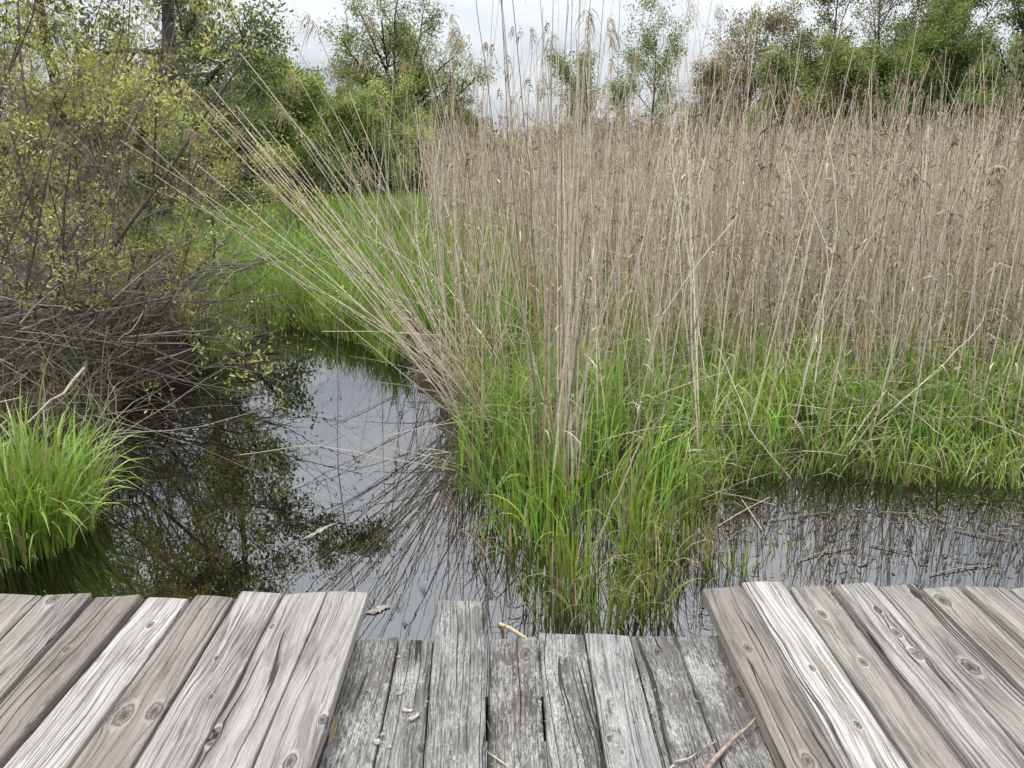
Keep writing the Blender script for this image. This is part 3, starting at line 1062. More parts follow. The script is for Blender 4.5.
def plume_into(S_, top, d, L, r, n=34, col=(0.40, 0.31, 0.235)):
    """one-sided drooping seed head of fine strands"""
    t0 = r.uniform(0, 1, n)
    st = top[None] - d[None] * (t0 * L * 0.55)[:, None]
    az = math.atan2(d[1] + r.normal(0, 0.15), d[0] + r.normal(0, 0.15)) + r.normal(0, 0.75, n)
    ln = L * r.uniform(0.3, 0.95, n)
    k = 4
    tt = np.linspace(0, 1, k)
    P = np.empty((n, k, 3))
    up = r.uniform(0.1, 0.9, n)
    for j in range(k):
        P[:, j, 0] = st[:, 0] + np.cos(az) * ln * tt[j] * 0.55
        P[:, j, 1] = st[:, 1] + np.sin(az) * ln * tt[j] * 0.55
        P[:, j, 2] = st[:, 2] + ln * (up * tt[j] - 1.15 * tt[j] ** 2)
    Wd = np.tile(np.array([0.0008, 0.0017, 0.0015, 0.0004]), (n, 1)) * r.uniform(0.7, 1.3, (n, 1)) * 1.15
    side = norm(r.normal(0, 1, (n, 3)))
    ribbons(S_, P, Wd, side, vary(np.array(col), n, 0.25, 0.06, r))


def reed(base, tip, label, group, rad=0.0036, sag=0.06, plume=0.0, leaf=1, seed=0, col=None, broken=False, sagdir=(0, 0, -1.0)):
    """one dry reed: stem (own mesh), dry leaf and seed plume as parts"""
    r = np.random.default_rng(seed)
    base, tip = np.asarray(base, float), np.asarray(tip, float)
    L = np.linalg.norm(tip - base)
    k = 12
    t = np.linspace(0, 1, k)[:, None]
    P = base + (tip - base) * t
    bow = np.asarray(sagdir, float) * sag * L
    P = P + bow * (t ** 2 - t) * -1.0 * 4 * 0.25 * -1.0 if False else P + bow * (np.sin(t * PI) * -0.6)
    P = P + r.normal(0, 0.004, (k, 3)) * np.sin(t * PI) + r.normal(0, 0.03, 3)[None] * np.sin(t * PI) ** 1.0 * (L / 3)
    if r.uniform() < 0.16:          # snapped over part of the way up
        t0_ = r.uniform(0.35, 0.8)
        P = P + np.clip(t - t0_, 0, 1) * L * (r.normal(0, 0.28, 3) + np.array([0, 0, -0.22]))
    R = np.linspace(rad, rad * 0.38, k)
    if broken:
        R = np.linspace(rad, rad * 0.8, k)
    if col is None:
        mixf = r.uniform(0, 1)
        col = TAN * mixf + GRYT * (1 - mixf)
    q0 = r.uniform()
    if q0 < 0.09:
        col = np.array([0.44, 0.31, 0.17])
    elif q0 < 0.2:
        col = np.array([0.25, 0.215, 0.175])
    elif q0 < 0.32:
        col = np.array([0.56, 0.49, 0.37])
    col = vary(col, 1, 0.2, 0.025, r)
    S_ = Soup()
    tubes(S_, P[None], R[None], col, 6)
    if broken:      # a ragged pale split end
        e_ = P[-1]
        dd = norm(P[-1] - P[-2])
        ribbons(S_, np.stack([e_ - dd * 0.01, e_ + dd * 0.012, e_ + dd * 0.03])[None], np.array([[rad, rad * 0.9, 0.0006]]),
                norm(r.normal(0, 1, (1, 3))), np.array([[0.6, 0.54, 0.42]]))
    o_ = S_.build('reed_stalk', MAT_REED, origin=base)
    tag(o_, label, 'reed', group)
    d = norm(P[-1] - P[-2])
    if plume:
        S2 = Soup()
        plume_into(S2, P[-1] - base + d * plume * 0.2, d, plume, r)
        S2.build('seed_plume', MAT_DRY, parent=o_)
    for q_ in range(leaf):
        j = int(r.integers(2, 8))
        n = 1
        S3 = Soup()
        az = r.uniform(0, 2 * PI)
        ln = r.uniform(0.10, 0.32)
        kk = 6
        tt = np.linspace(0, 1, kk)
        ax = norm(P[j + 1] - P[j])
        pl = np.array([math.cos(az), math.sin(az), 0])
        Q = P[j] - base + ax * (tt * ln * 0.5)[:, None] + pl * (tt * ln * 0.5)[:, None] + np.array([0, 0, -1.0]) * (tt ** 2 * ln * r.uniform(0.2, 0.9))[:, None]
        Wd = np.array([0.004, 0.0045, 0.004, 0.0032, 0.002, 0.0004]) * r.uniform(0.6, 1.2)
        ribbons(S3, Q[None], Wd[None], norm(np.cross(ax, pl))[None], vary(TAN * 0.95, 1, 0.25, 0.05, r))
        S3.build('dry_leaf', MAT_DRY, parent=o_)
    return o_


nre = [1000]


def R_(*a, **k):
    nre[0] += 1
    return reed(*a, seed=nre[0], **k)


def gpt(x, y, dz=-0.03):
    z = float(ground_z([[x, y]])[0])
    return np.array([x, y, max(z, -0.25) + dz])


G_FAN = 'reeds bent over to the left above the channel'
L_FAN = 'dry tan reed in the fan leaning far left over the open channel'
G_MID = 'reeds in the upright bundle of the middle tussock'
L_MID = 'tall dry reed in the tight upright bundle rising from the middle tussock'
G_NEAR = 'reeds standing loosely around the middle tussock'
L_NEARL = 'dry reed standing loosely behind the tussock, left of the upright bundle'
L_NEARR = 'dry reed standing loosely behind the tussock, right of the upright bundle'
G_RIGHT = 'reeds along the front of the right bank'
L_RIGHT = 'dry reed standing at the front of the reed bed above the right pool'

# fan: tips read off the photograph, each placed at its own distance
fan_tips = [(95, 92), (190, 88), (205, 105), (240, 128), (196, 132), (283, 66), (300, 84), (330, 70), (180, 190), (210, 215),
            (312, 20), (365, 60), (120, 140), (275, 175), (200, 240)]
fan_pl = {1: .2, 3: .17, 5: .22, 6: .15, 7: .15, 4: .16, 10: .2, 11: .16}
for i in range(28):
    a_ = math.radians(rng.normal(51, 6.5))
    l_ = rng.uniform(230, 430)
    fan_tips.append((468 - math.cos(a_) * l_, 412 - math.sin(a_) * l_))
for i, (tx, ty) in enumerate(fan_tips):
    bx, by = 476 + rng.normal(0, 13), 416 + rng.normal(0, 10)
    b = at_z(bx, by)
    Y = b[1] + rng.normal(0.05, 0.16)
    R_(gpt(b[0], b[1]), at_y(tx, ty, max(4.0, Y)), L_FAN, G_FAN, rad=rng.uniform(0.003, 0.0048), sag=rng.uniform(-0.04, 0.08),
       plume=fan_pl.get(i, 0), leaf=int(rng.integers(0, 3)), broken=(i > 14 and rng.uniform() < 0.5))
# second lean: shorter and steeper
for i in range(24):
    b = at_z(485 + rng.normal(0, 22), 415 + rng.normal(0, 16))
    tx, ty = rng.uniform(300, 500), rng.uniform(50, 290)
    R_(gpt(b[0], b[1]), at_y(tx, ty, max(3.9, b[1] + rng.normal(0.1, 0.3))), 'dry reed leaning left on the steeper side of the bent fan', 'steeper reeds beside the bent fan',
       rad=rng.uniform(0.003, 0.0048), sag=rng.uniform(-0.02, 0.03), leaf=int(rng.uniform() < 0.6), broken=rng.uniform() < 0.4)

# the upright bundle
for i in range(48):
    b = at_z(560 + rng.normal(0, 13), 478 + rng.normal(0, 16))
    tx = 566 + rng.normal(4, 22) + (0 if rng.uniform() < 0.7 else rng.normal(0, 50))
    ty = rng.choice([rng.uniform(-60, 40), rng.uniform(40, 300)], p=[0.55, 0.45])
    Y = b[1] + rng.normal(0.05, 0.10)
    R_(gpt(b[0], b[1]), at_y(tx, ty, Y), L_MID, G_MID, rad=rng.uniform(0.0036, 0.0056), sag=rng.uniform(-0.008, 0.008),
       plume=(0.2 if rng.uniform() < 0.2 else 0), leaf=int(rng.integers(1, 4)), broken=ty > 40)

# singles with a look of their own
def single(base_px, tip_px, lab, dY=0.0, rad=0.0045, col=(0.6, 0.53, 0.40), plume=0, sag=0.0, z0=0.0, broken=True, leaf=0):
    b = at_z(base_px[0], base_px[1], z0)
    R_(b, at_y(tip_px[0], tip_px[1], b[1] + dY), lab, None, rad=rad, sag=sag, plume=plume, leaf=leaf, col=np.array(col), broken=broken)


single((612, 552), (720, 262), 'pale thick broken reed slanting up to the right from the tussock foot', 0.25, 0.0036, (0.52, 0.45, 0.33))
single((590, 560), (652, 415), 'pale reed slanting up right low across the tussock grass', 0.1, 0.0038)
single((545, 470), (500, -20), 'tall bare reed leaning left past the top of the picture', 0.1, 0.0048, (0.44, 0.39, 0.32), broken=False)
single((572, 470), (605, -20), 'tall bare reed leaning right past the top, right of the bundle', 0.1, 0.0048, (0.40, 0.35, 0.29), broken=False)
single((833, 468), (885, 392), 'short broken pale reed slanting right at the right pool edge', 0.2, 0.0045)
single((860, 440), (1010, 300), 'pale reed slanting right across the right bank grass', 0.4, 0.004)
single((790, 478), (700, 372), 'pale bent reed slanting left from the right pool edge', 0.1, 0.0035)
single((935, 408), (1024, 402), 'pale reed lying nearly level in the grass of the right bank', 0.05, 0.004, z0=0.3)
single((985, 470), (870, 380), 'long thin reed slanting left over the right bank grass', 0.1, 0.003)
single((700, 470), (690, 150), 'upright whitish reed at the right rear of the tussock', 0.1, 0.0048)
single((780, 400), (815, 215), 'broken whitish reed sticking up in the reed bed', 0.2, 0.0065)
single((808, 430), (830, 196), 'tall whitish broken reed with a bent pale top in the reed bed', 0.3, 0.006)
single((338, 470), (338, 295), 'lone thin upright reed standing in the open channel', 0.0, 0.0032, (0.5, 0.42, 0.3))
single((425, 440), (270, 405), 'thin reed lying low across the channel surface', -0.1, 0.0022, (0.36, 0.3, 0.21), z0=0.03)
single((455, 470), (240, 432), 'pale reed lying just above the channel, pointing at the brush', -0.1, 0.0026, (0.42, 0.35, 0.25), z0=0.05)

# plumed tall reeds against the sky
sky_tips = [(450, 24, .2), (370, 20, .18), (405, 62, .16), (473, 58, .17), (530, 32, .18), (514, 30, .14), (487, 45, .12), (545, 90, .12),
            (590, 78, .14), (640, 60, .15), (610, 40, .12), (682, 15, .22), (690, 8, .22), (715, 10, .18), (432, 100, .1), (465, 95, .1)]
for i, (tx, ty, pl) in enumerate(sky_tips):
    Y = rng.uniform(5.2, 8.0)
    tip = at_y(tx, ty, Y)
    bx = tip[0] + rng.normal(0.12, 0.15)
    R_(gpt(bx, Y), tip, 'tall plumed reed standing against the sky left of the reed bed' if tx < 560 else 'tall plumed reed standing against the sky right of the bundle',
       'tall plumed reeds against the sky left of the bundle' if tx < 560 else 'tall plumed reeds against the sky right of the bundle', rad=0.0038, plume=pl, leaf=1)


# loose reeds, left and right of the bundle, and the right front
def loose(n, x0, x1, y0, y1, lab, grp, hm, hs, keep=None, plume=0.15, brk=0.35):
    p_ = scatter(n, x0, x1, y0, y1, lambda q_: (water_dist(q_) > 0.03) & (keep(q_) if keep else True))
    for x_, y_ in p_:
        h_ = float(np.clip(rng.normal(hm, hs), 0.5, 3.4))
        b_ = gpt(x_, y_)
        lean = rng.normal(0, 0.13, 2) * h_
        if rng.uniform() < 0.07:
            lean = rng.normal(0, 0.25, 2) * h_
            h_ *= 0.7
        br = rng.uniform() < brk
        R_(b_, b_ + np.array([lean[0], lean[1] * 0.7, h_ * (0.75 if br else 1)]), lab, grp, rad=rng.uniform(0.0028, 0.0046),
           plume=(0.16 if (not br and rng.uniform() < plume) else 0), leaf=int(rng.integers(0, 3)), broken=br)


loose(26, -0.6, 0.22, 4.7, 7.0, L_NEARL, 'loose reeds left of the bundle', 2.2, 0.45, lambda q_: q_[:, 0] > -0.12 * q_[:, 1] - 0.05)
loose(54, 0.42, 1.5, 4.3, 6.6, L_NEARR, 'loose reeds right of the bundle', 2.3, 0.45)
loose(84, 1.0, 4.6, 4.25, 6.0, L_RIGHT, G_RIGHT, 2.0, 0.45)


# the reed bed behind: thousands of stems nobody could count
def reed_mass(S_, p, hm, hs, rad, sides=3, k=5, lean=0.08, plume=0.5, leafn=1.0, tallfrac=0.08, cdark=1.0):
    n = len(p)
    h = np.clip(rng.normal(hm, hs, n), 0.6, 4)
    tall = rng.uniform(size=n) < tallfrac
    h[tall] *= rng.uniform(1.1, 1.32, int(tall.sum()))
    short = rng.uniform(size=n) < 0.2
    h[short] *= rng.uniform(0.45, 0.9, int(short.sum()))
    h *= 1 + 0.11 * wav(p[:, 0], p[:, 1], 0.75, 90) + 0.05 * wav(p[:, 0], p[:, 1], 2.5, 92)
    b = base3(p, -0.03)
    ld = rng.normal(0, lean, (n, 2))
    wild = rng.uniform(size=n) < 0.10
    ld[wild] *= 5
    t = np.linspace(0, 1, k)
    P = np.empty((n, k, 3))
    bow = rng.normal(0, 0.045, (n, 2))
    for j in range(k):
        P[:, j, 0] = b[:, 0] + h * (ld[:, 0] * t[j] + bow[:, 0] * math.sin(t[j] * PI))
        P[:, j, 1] = b[:, 1] + h * (ld[:, 1] * t[j] + bow[:, 1] * math.sin(t[j] * PI))
        P[:, j, 2] = b[:, 2] + h * t[j] * (1 - 0.5 * np.clip(np.hypot(ld[:, 0], ld[:, 1]), 0, 0.8) ** 2)
    f = rng.uniform(0, 1, (n, 1))
    c = (TAN * f + GRYT * (1 - f)) * cdark
    br = rng.uniform(size=n) < 0.18
    c[br] = BRN * 1.1
    org = rng.uniform(size=n) < 0.08
    c[org] = np.array([0.46, 0.32, 0.17])
    wht = rng.uniform(size=n) < 0.08
    c[wht] = np.array([0.6, 0.53, 0.41])
    c = vary(c, n, 0.28, 0.028) * (1 + 0.16 * wav(p[:, 0], p[:, 1], 1.1, 91))[:, None]
    rr = rad * rng.uniform(0.75, 1.3, (n, 1))
    tubes(S_, P, rr * np.linspace(1, 0.4, k)[None], c, sides)
    # dead leaves hanging off the stems
    m_ = int(n * leafn)
    if m_:
        i = rng.integers(0, n, m_)
        tf = rng.uniform(0.2, 0.9, m_)
        st = P[i, 0] + (P[i, -1] - P[i, 0]) * tf[:, None]
        az = rng.uniform(0, 2 * PI, m_)
        ln = rng.uniform(0.15, 0.4, m_)
        Q = np.empty((m_, 4, 3))
        fall = rng.uniform(0.3, 1.1, m_)
        for j, tt in enumerate(np.linspace(0, 1, 4)):
            Q[:, j, 0] = st[:, 0] + np.cos(az) * ln * tt * 0.5
            Q[:, j, 1] = st[:, 1] + np.sin(az) * ln * tt * 0.5
            Q[:, j, 2] = st[:, 2] + ln * (0.5 * tt - fall * tt ** 2)
        ribbons(S_, Q, np.tile(np.array([1, 1.1, 0.8, 0.1]), (m_, 1)) * rad * rng.uniform(0.8, 1.6, (m_, 1)),
                norm(rng.normal(0, 1, (m_, 3))), vary(TAN * 0.85 * cdark, m_, 0.25, 0.05))
    # seed heads
    i = np.where((rng.uniform(size=n) < plume) & ~short)[0]
    if len(i):
        ns = 10
        top = np.repeat(P[i, -1], ns, 0)
        d = np.repeat(norm(P[i, -1] - P[i, -2]), ns, 0)
        m_ = len(top)
        L_ = np.repeat(rng.uniform(0.12, 0.24, len(i)), ns)
        az = np.repeat(rng.uniform(0, 2 * PI, len(i)), ns) + rng.normal(0, 0.7, m_)
        st = top - d * (rng.uniform(0, 0.6, m_) * L_)[:, None]
        ln = L_ * rng.uniform(0.35, 0.7, m_)
        upv = rng.uniform(0.3, 1.1, m_)
        Q = np.empty((m_, 3, 3))
        for j, tt in enumerate((0, 0.5, 1)):
            Q[:, j, 0] = st[:, 0] + np.cos(az) * ln * tt * 0.5
            Q[:, j, 1] = st[:, 1] + np.sin(az) * ln * tt * 0.5
            Q[:, j, 2] = st[:, 2] + ln * (upv * tt - 1.1 * tt * tt)
        ribbons(S_, Q, np.tile(np.array([0.8, 1.2, 0.2]), (m_, 1)) * rad * 0.9, norm(rng.normal(0, 1, (m_, 3))),
                vary(np.array([0.37, 0.285, 0.21]), m_, 0.2, 0.05))


def bed(q_):
    return (water_dist(q_) > 0.1) & (q_[:, 0] > -0.098 * q_[:, 1] + 0.12 * wav(q_[:, 0], q_[:, 1], 0.8, 3))


S = Soup()
p = scatter(1600, 0.6, 7.0, 4.5, 9.0, lambda q_: bed(q_) & (rng.uniform(size=len(q_)) < np.clip(0.25 + 0.5 * (q_[:, 0] - 0.6), 0.1, 1) * np.clip((q_[:, 1] - 4.35 + 0.5 * wav(q_[:, 0], q_[:, 1], 2.6, 77)) / 2.0, 0.04, 1)))
reed_mass(S, p, 1.9, 0.3, 0.0042, 4, 6, 0.11, 0.35, 2.0)
p = scatter(170, -0.9, 0.8, 6.2, 9.0, bed)
reed_mass(S, p, 2.1, 0.28, 0.0042, 4, 6, 0.12, 0.35, 1.6)
p = scatter(2500, -2.0, 11.0, 9.0, 14.0, lambda q_: bed(q_) & (rng.uniform(size=len(q_)) < np.clip(0.22 + 0.4 * q_[:, 0], 0.12, 1)))
reed_mass(S, p, 1.98, 0.26, 0.005, 3, 5, 0.10, 0.5, 1.8)
p = scatter(5200, -3.5, 20.0, 14.0, 25.0, bed)
reed_mass(S, p, 2.1, 0.22, 0.008, 3, 4, 0.09, 0.6, 0.9, 0.05, 0.92)
p = scatter(4200, -6.5, 38.0, 25.0, 46.0, bed)
reed_mass(S, p, 2.25, 0.25, 0.015, 3, 4, 0.07, 0.5, 0.4, 0.04, 0.86)
p = scatter(70, -4.5, 0.5, 7.5, 20.0, lambda q_: (water_dist(q_) > 0.1) & (q_[:, 0] > -0.2 * q_[:, 1]) & (q_[:, 0] < -0.09 * q_[:, 1]))
reed_mass(S, p, 2.3, 0.3, 0.0055, 3, 6, 0.10, 0.4, 0.5)
tag(S.build('reed_bed', MAT_REED), 'broad bed of dry tan reeds filling the marsh to the trees', 'reed bed', kind='stuff')

# thatch at the foot of the reeds: broken stems lying about
S = Soup()
p = scatter(900, 0.7, 5.2, 4.1, 8.0, lambda q_: water_dist(q_) > -0.04)
p2 = scatter(420, -0.7, 1.4, 4.2, 7.0, lambda q_: water_dist(q_) > -0.03)
p = np.vstack([p, p2])
n = len(p)
az = rng.uniform(0, 2 * PI, n)
el = np.abs(rng.normal(0.12, 0.35, n))
ln = rng.uniform(0.15, 0.75, n)
z0 = ground_z(p).clip(0) + rng.uniform(0.0, 0.16, n)
d = np.stack([np.cos(az) * np.cos(el), np.sin(az) * np.cos(el), np.sin(el)], 1)
P = np.stack([np.column_stack([p, z0]) + d * (ln * t_)[:, None] - np.array([0, 0, 1]) * (0.12 * ln * t_ * t_)[:, None] for t_ in (0, 0.35, 0.7, 1.0)], 1)
tubes(S, P, np.tile([0.0026, 0.0024, 0.002, 0.0012], (n, 1)) * rng.uniform(0.5, 1.3, (n, 1)), vary(TAN * 0.8, n, 0.35, 0.06), 4)
tag(S.build('reed_litter', MAT_REED), 'broken reed stems matted at the foot of the reeds', 'reed litter', kind='stuff')

# ------------------------------------------------------------------ things floating on the water
for i, (a, b, rad, lab) in enumerate([
        ((700, 500), (790, 468), 0.003, 'thin floating reed piece pointing at the right bank, farthest of a splayed bunch'),
        ((742, 500), (762, 530), 0.0028, 'short floating reed piece in the splayed bunch, pointing at the boards'),
        ((715, 528), (770, 497), 0.0028, 'floating reed piece crossing the splayed bunch'),
        ((690, 488), (775, 505), 0.0028, 'floating reed piece lying level at the top of the splayed bunch'),
        ((870, 545), (905, 553), 0.0035, 'brown reed piece floating in the middle of the right pool'),
        ((800, 560), (850, 548), 0.003, 'brown reed piece floating near the boards in the right pool'),
        ((930, 575), (990, 566), 0.003, 'brown reed piece floating nearest the right planking'),
        ((955, 530), (1010, 541), 0.003, 'dark reed piece floating at the right side of the right pool'),
        ((770, 520), (830, 512), 0.0025, 'thin reed piece floating left of the middle of the right pool'),
        ((880, 512), (945, 520), 0.0025, 'thin reed piece floating under the overhanging grass of the right bank'),
        ((905, 470), (1030, 468), 0.003, 'long reed piece floating along the far edge of the right pool'),
        ((420, 452), (330, 512), 0.003, 'dark floating reed piece slanting across the middle channel'),
        ((395, 395), (330, 425), 0.003, 'floating reed piece slanting in the upper channel')]):
    P = path_pts([at_z(a[0], a[1], 0.006), at_z((a[0] + b[0]) / 2, (a[1] + b[1]) / 2 + rng.normal(0, 2), 0.010), at_z(b[0], b[1], 0.005)], 8)
    S = Soup()
    tubes(S, P[None], np.linspace(rad, rad * 0.6, 8)[None], vary(TAN * (0.75 if i < 4 else 0.4), 1, 0.2, 0.04), 6)
    tag(S.build('floating_reed', MAT_REED, origin=P[0]), lab, 'reed piece', 'reed pieces floating on the water')

MAT_DRIFT = plain_mottle('driftwood', (0.22, 0.19, 0.15), (0.42, 0.38, 0.32), 60)


def drift(px0, py0, px1, py1, w, label):
    a, b = at_z(px0, py0, 0.0), at_z(px1, py1, 0.0)
    L = np.linalg.norm(b - a)
    bm = bmesh.new()
    bmesh.ops.create_icosphere(bm, subdivisions=4, radius=1)
    for v in bm.verts:
        t_ = v.co.x
        prof = 0.55 + 0.45 * (1 - abs(t_)) + 0.12 * math.sin(t_ * 9)
        v.co = Vector((t_ * L / 2, v.co.y * w * prof + 0.25 * w * math.sin(t_ * 4), v.co.z * w * 0.42 * prof + 0.004 * math.sin(t_ * 14 + v.co.y * 9)))
    me = bpy.data.meshes.new('driftwood')
    bm.to_mesh(me)
    bm.free()
    for p_ in me.polygons:
        p_.use_smooth = True
    me.materials.append(MAT_DRIFT)
    o = bpy.data.objects.new('driftwood', me)
    COL.objects.link(o)
    o.location = tuple((a + b) / 2 + np.array([0, 0, 0.003]))
    o.rotation_euler = (0, 0, math.atan2(b[1] - a[1], b[0] - a[0]))
    tag(o, label, 'driftwood')


drift(301, 541, 335, 524, 0.013, 'short pale piece of driftwood floating in the channel')
drift(366, 614, 390, 607, 0.018, 'pale rotten wood piece in the water beside the corner of the left planking')

# broken reed stub leaning on the old boards
b0 = at_z(522, 633, 0.33)
stub = empty('reed_stub', b0, 'broken folded reed with a cut pale end at the water end of the old boards', 'reed stub')
S = Soup()
T0 = at_y(499, 624, b0[1] + 0.03) - b0
tubes(S, np.stack([np.array([0.02, -0.01, -0.02]), T0 * 0.5, T0])[None], np.array([[0.006, 0.0065, 0.007]]), np.array([[0.5, 0.38, 0.24]]), 8)
S.build('bent_stem', MAT_REED, parent=stub)
S = Soup()
tubes(S, np.stack([T0, T0 + np.array([0.012, 0.01, -0.03]), T0 + np.array([0.03, 0.02, -0.32])])[None], np.array([[0.007, 0.006, 0.005]]), np.array([[0.45, 0.3, 0.18]]), 8)
S.build('lower_stem', MAT_REED, parent=stub)

# floating specks and leaf litter
S = Soup()
p = scatter(1700, -2.0, 0.6, 2.6, 6.5, lambda q_: (sdf_poly(q_, CH) < -0.02))
n = len(p)
leaves(S, np.column_stack([p, np.full(n, 0.004)]), rng.uniform(0.002, 0.011, n), rng.uniform(0.0008, 0.0035, n), vary(np.array([0.35, 0.33, 0.27]), n, 0.5, 0.05))
p = scatter(3200, 0.7, 4.5, 2.6, 4.1, lambda q_: (sdf_poly(q_, PO) < -0.02) & (wav(q_[:, 0], q_[:, 1] * 2.5, 2.3, 12) + 0.5 * wav(q_[:, 0], q_[:, 1] * 2, 9.0, 15) + 0.3 * (q_[:, 0] - 1.7) + 0.9 * (3.3 - q_[:, 1]) > 0.1 + rng.uniform(-0.35, 0.35, len(q_))))
n = len(p)
az = rng.normal(0.0, 0.8, n)
ln = rng.uniform(0.006, 0.05, n)
Pm = np.column_stack([p, rng.uniform(0.002, 0.010, n)])
d = np.stack([np.cos(az), np.sin(az), rng.normal(0, 0.03, n)], 1)
ribbons(S, np.stack([Pm, Pm + d * ln[:, None] * 0.5 + [0, 0, 0.003], Pm + d * ln[:, None]], 1), np.tile([0.001, 0.0026, 0.0008], (n, 1)) * rng.uniform(0.5, 1.8, (n, 1)),
        norm(np.column_stack([-np.sin(az), np.cos(az), rng.normal(0, 0.25, n)])), vary(np.array([0.15, 0.115, 0.09]), n, 0.45, 0.07))
tag(S.build('floating_litter', MAT_DRY), 'specks and brown leaf litter floating on the dark water', 'litter', kind='stuff')


# ------------------------------------------------------------------ trees and shrubs
class Grow:
    def __init__(self, seed):
        self.r = np.random.default_rng(seed)
        self.paths = {}
        self.tips = []

    def branch(self, p, d, L, r0, lev, cfg):
        r = self.r
        k = 6
        c = cfg[lev]
        P = [np.array(p, float)]
        dd = np.array(d, float)
        st = L / (k - 1)
        for i in range(k - 1):
            dd = dd + r.normal(0, c['wob'], 3)
            dd[2] += c['up']
            dd = dd / np.linalg.norm(dd)
            P.append(P[-1] + dd * st)
        P = np.array(P)
        R = np.linspace(r0, r0 * c.get('taper', 0.4), k)
        self.paths.setdefault(lev, []).append((P, R))
        if lev + 1 < len(cfg):
            nn = max(1, int(round(r.normal(c['n'], c['n'] * 0.2))))
            for j in range(nn):
                t = r.uniform(c['t0'], 1.0)
                i = min(int(t * (k - 1)), k - 2)
                f = t * (k - 1) - i
                q = P[i] * (1 - f) + P[i + 1] * f
                ax = P[i + 1] - P[i]
                ax = ax / np.linalg.norm(ax)
                rv = r.normal(0, 1, 3)
                rv -= ax * (rv @ ax)
                rv /= np.linalg.norm(rv)
                a = math.radians(r.normal(c['ang'], c['ang'] * 0.25))
                nd = ax * math.cos(a) + rv * math.sin(a)
                rr = np.interp(t, np.linspace(0, 1, k), R)
                ll = L * c['len'] * r.uniform(0.6, 1.2) * (1.1 - 0.45 * t)
                self.branch(q, nd, ll, min(rr * 0.75, rr * c.get('rr', 0.6)), lev + 1, cfg)
        else:
            self.tips.append(P)

    def wood(self, S_, levels, col, sides=6, dv=0.15):
        for lv in levels:
            if lv in self.paths:
                P = np.array([a for a, _ in self.paths[lv]])
                R = np.array([b for _, b in self.paths[lv]])
                tubes(S_, P, R, vary(np.array(col), len(P), dv, 0.04, self.r), max(3, sides - lv))

    def leaf(self, S_, per, spread, L, wd, cols, up=0.3, tmin=0.3):
        r = self.r
        T_ = np.array(self.tips)
        n = len(T_)
        i = np.repeat(np.arange(n), per)
        t = r.uniform(tmin, 1, len(i)) * (T_.shape[1] - 1)
        j = np.minimum(t.astype(int), T_.shape[1] - 2)
        f = (t - j)[:, None]
        pos = T_[i, j] * (1 - f) + T_[i, j + 1] * f + r.normal(0, spread, (len(i), 3))
        cols = np.asarray(cols, float)
        cl = cols[r.integers(0, len(cols), n)]
        cl = vary(cl, n, 0.15, 0.05, r)[i]
        sz = r.uniform(0.65, 1.35, len(i))
        leaves(S_, pos, L * sz, wd * sz, vary(cl, len(i), 0.18, 0.06, r), r, up)


def tree(name, x, y, h, label, cat, cols, leaf, per, spread, seed, group=None, trunk_r=None, spreadang=45, t0=0.25, nl=(9, 6, 5), trunkf=0.78,
         lens=(0.5, 0.5, 0.5), up=0.05, bark=(0.07, 0.06, 0.05), lean=(0, 0), tmin=0.2, droop=0.0, dome=0):
    z = float(ground_z([[x, y]])[0]) - 0.05
    root = empty(name, (x, y, z), label, cat, group)
    g = Grow(seed)
    tr = trunk_r or h * 0.016
    cfg = [dict(wob=0.06, up=0.05, n=nl[0], t0=t0, ang=spreadang, len=lens[0], taper=0.10, rr=0.5),
           dict(wob=0.12, up=up, n=nl[1], t0=0.2, ang=42, len=lens[1], taper=0.35, rr=0.55),
           dict(wob=0.16, up=up * 0.6 - droop * 0.5, n=nl[2], t0=0.15, ang=42, len=lens[2], taper=0.4, rr=0.6),
           dict(wob=0.2, up=-droop, n=0, t0=0, ang=0, len=0, taper=0.4)]
    if dome:
        c0_ = dict(cfg[0], n=1)
        g.branch((0, 0, 0), (lean[0], lean[1], 1), h * trunkf, tr, 0, [dict(c0_, taper=0.6)])
        T0 = g.paths[0][0][0]
        g.tips = []
        for q_ in range(dome):
            a_ = q_ * 2.399 + g.r.normal(0, 0.2)
            e_ = math.asin(min(0.99, 0.12 + 0.88 * (q_ + 0.5) / dome))
            f_ = 0.55 + 0.45 * (q_ + 0.5) / dome
            i_ = f_ * 5
            j_ = min(int(i_), 4)
            p_ = T0[j_] + (T0[j_ + 1] - T0[j_]) * (i_ - j_)
            g.branch(p_, (math.cos(a_) * math.cos(e_), math.sin(a_) * math.cos(e_), math.sin(e_)), h * (1 - trunkf) * g.r.uniform(0.75, 1.0), tr * 0.42, 1,
                     [cfg[0], dict(cfg[1], n=9, wob=0.16), cfg[2], cfg[3]])
    else:
        g.branch((0, 0, 0), (lean[0], lean[1], 1), h * trunkf, tr, 0, cfg)
    S_ = Soup()
    g.wood(S_, (0,), bark, 9)
    S_.build('trunk', MAT_BARK, parent=root)
    S_ = Soup()
    g.wood(S_, (1, 2, 3), bark, 7)
    S_.build('branches', MAT_TWIG, parent=root)
    S_ = Soup()
    g.leaf(S_, per, spread, leaf[0], leaf[1], cols, tmin=tmin)
    S_.build('crown', MAT_LEAF, parent=root)
    return root


def pos_at(px, Y):
    return (px - 512) / F * (Y * cp + 1.4 * sp_)


def htop(py, Y):
    return CAMZ + (HORIZON - py) / F * Y * 1.03


YG = np.array([0.27, 0.30, 0.11])
MG = np.array([0.09, 0.13, 0.038])
OL = np.array([0.135, 0.15, 0.068])
BUD = np.array([0.175, 0.135, 0.10])
LIME = np.array([0.17, 0.205, 0.068])

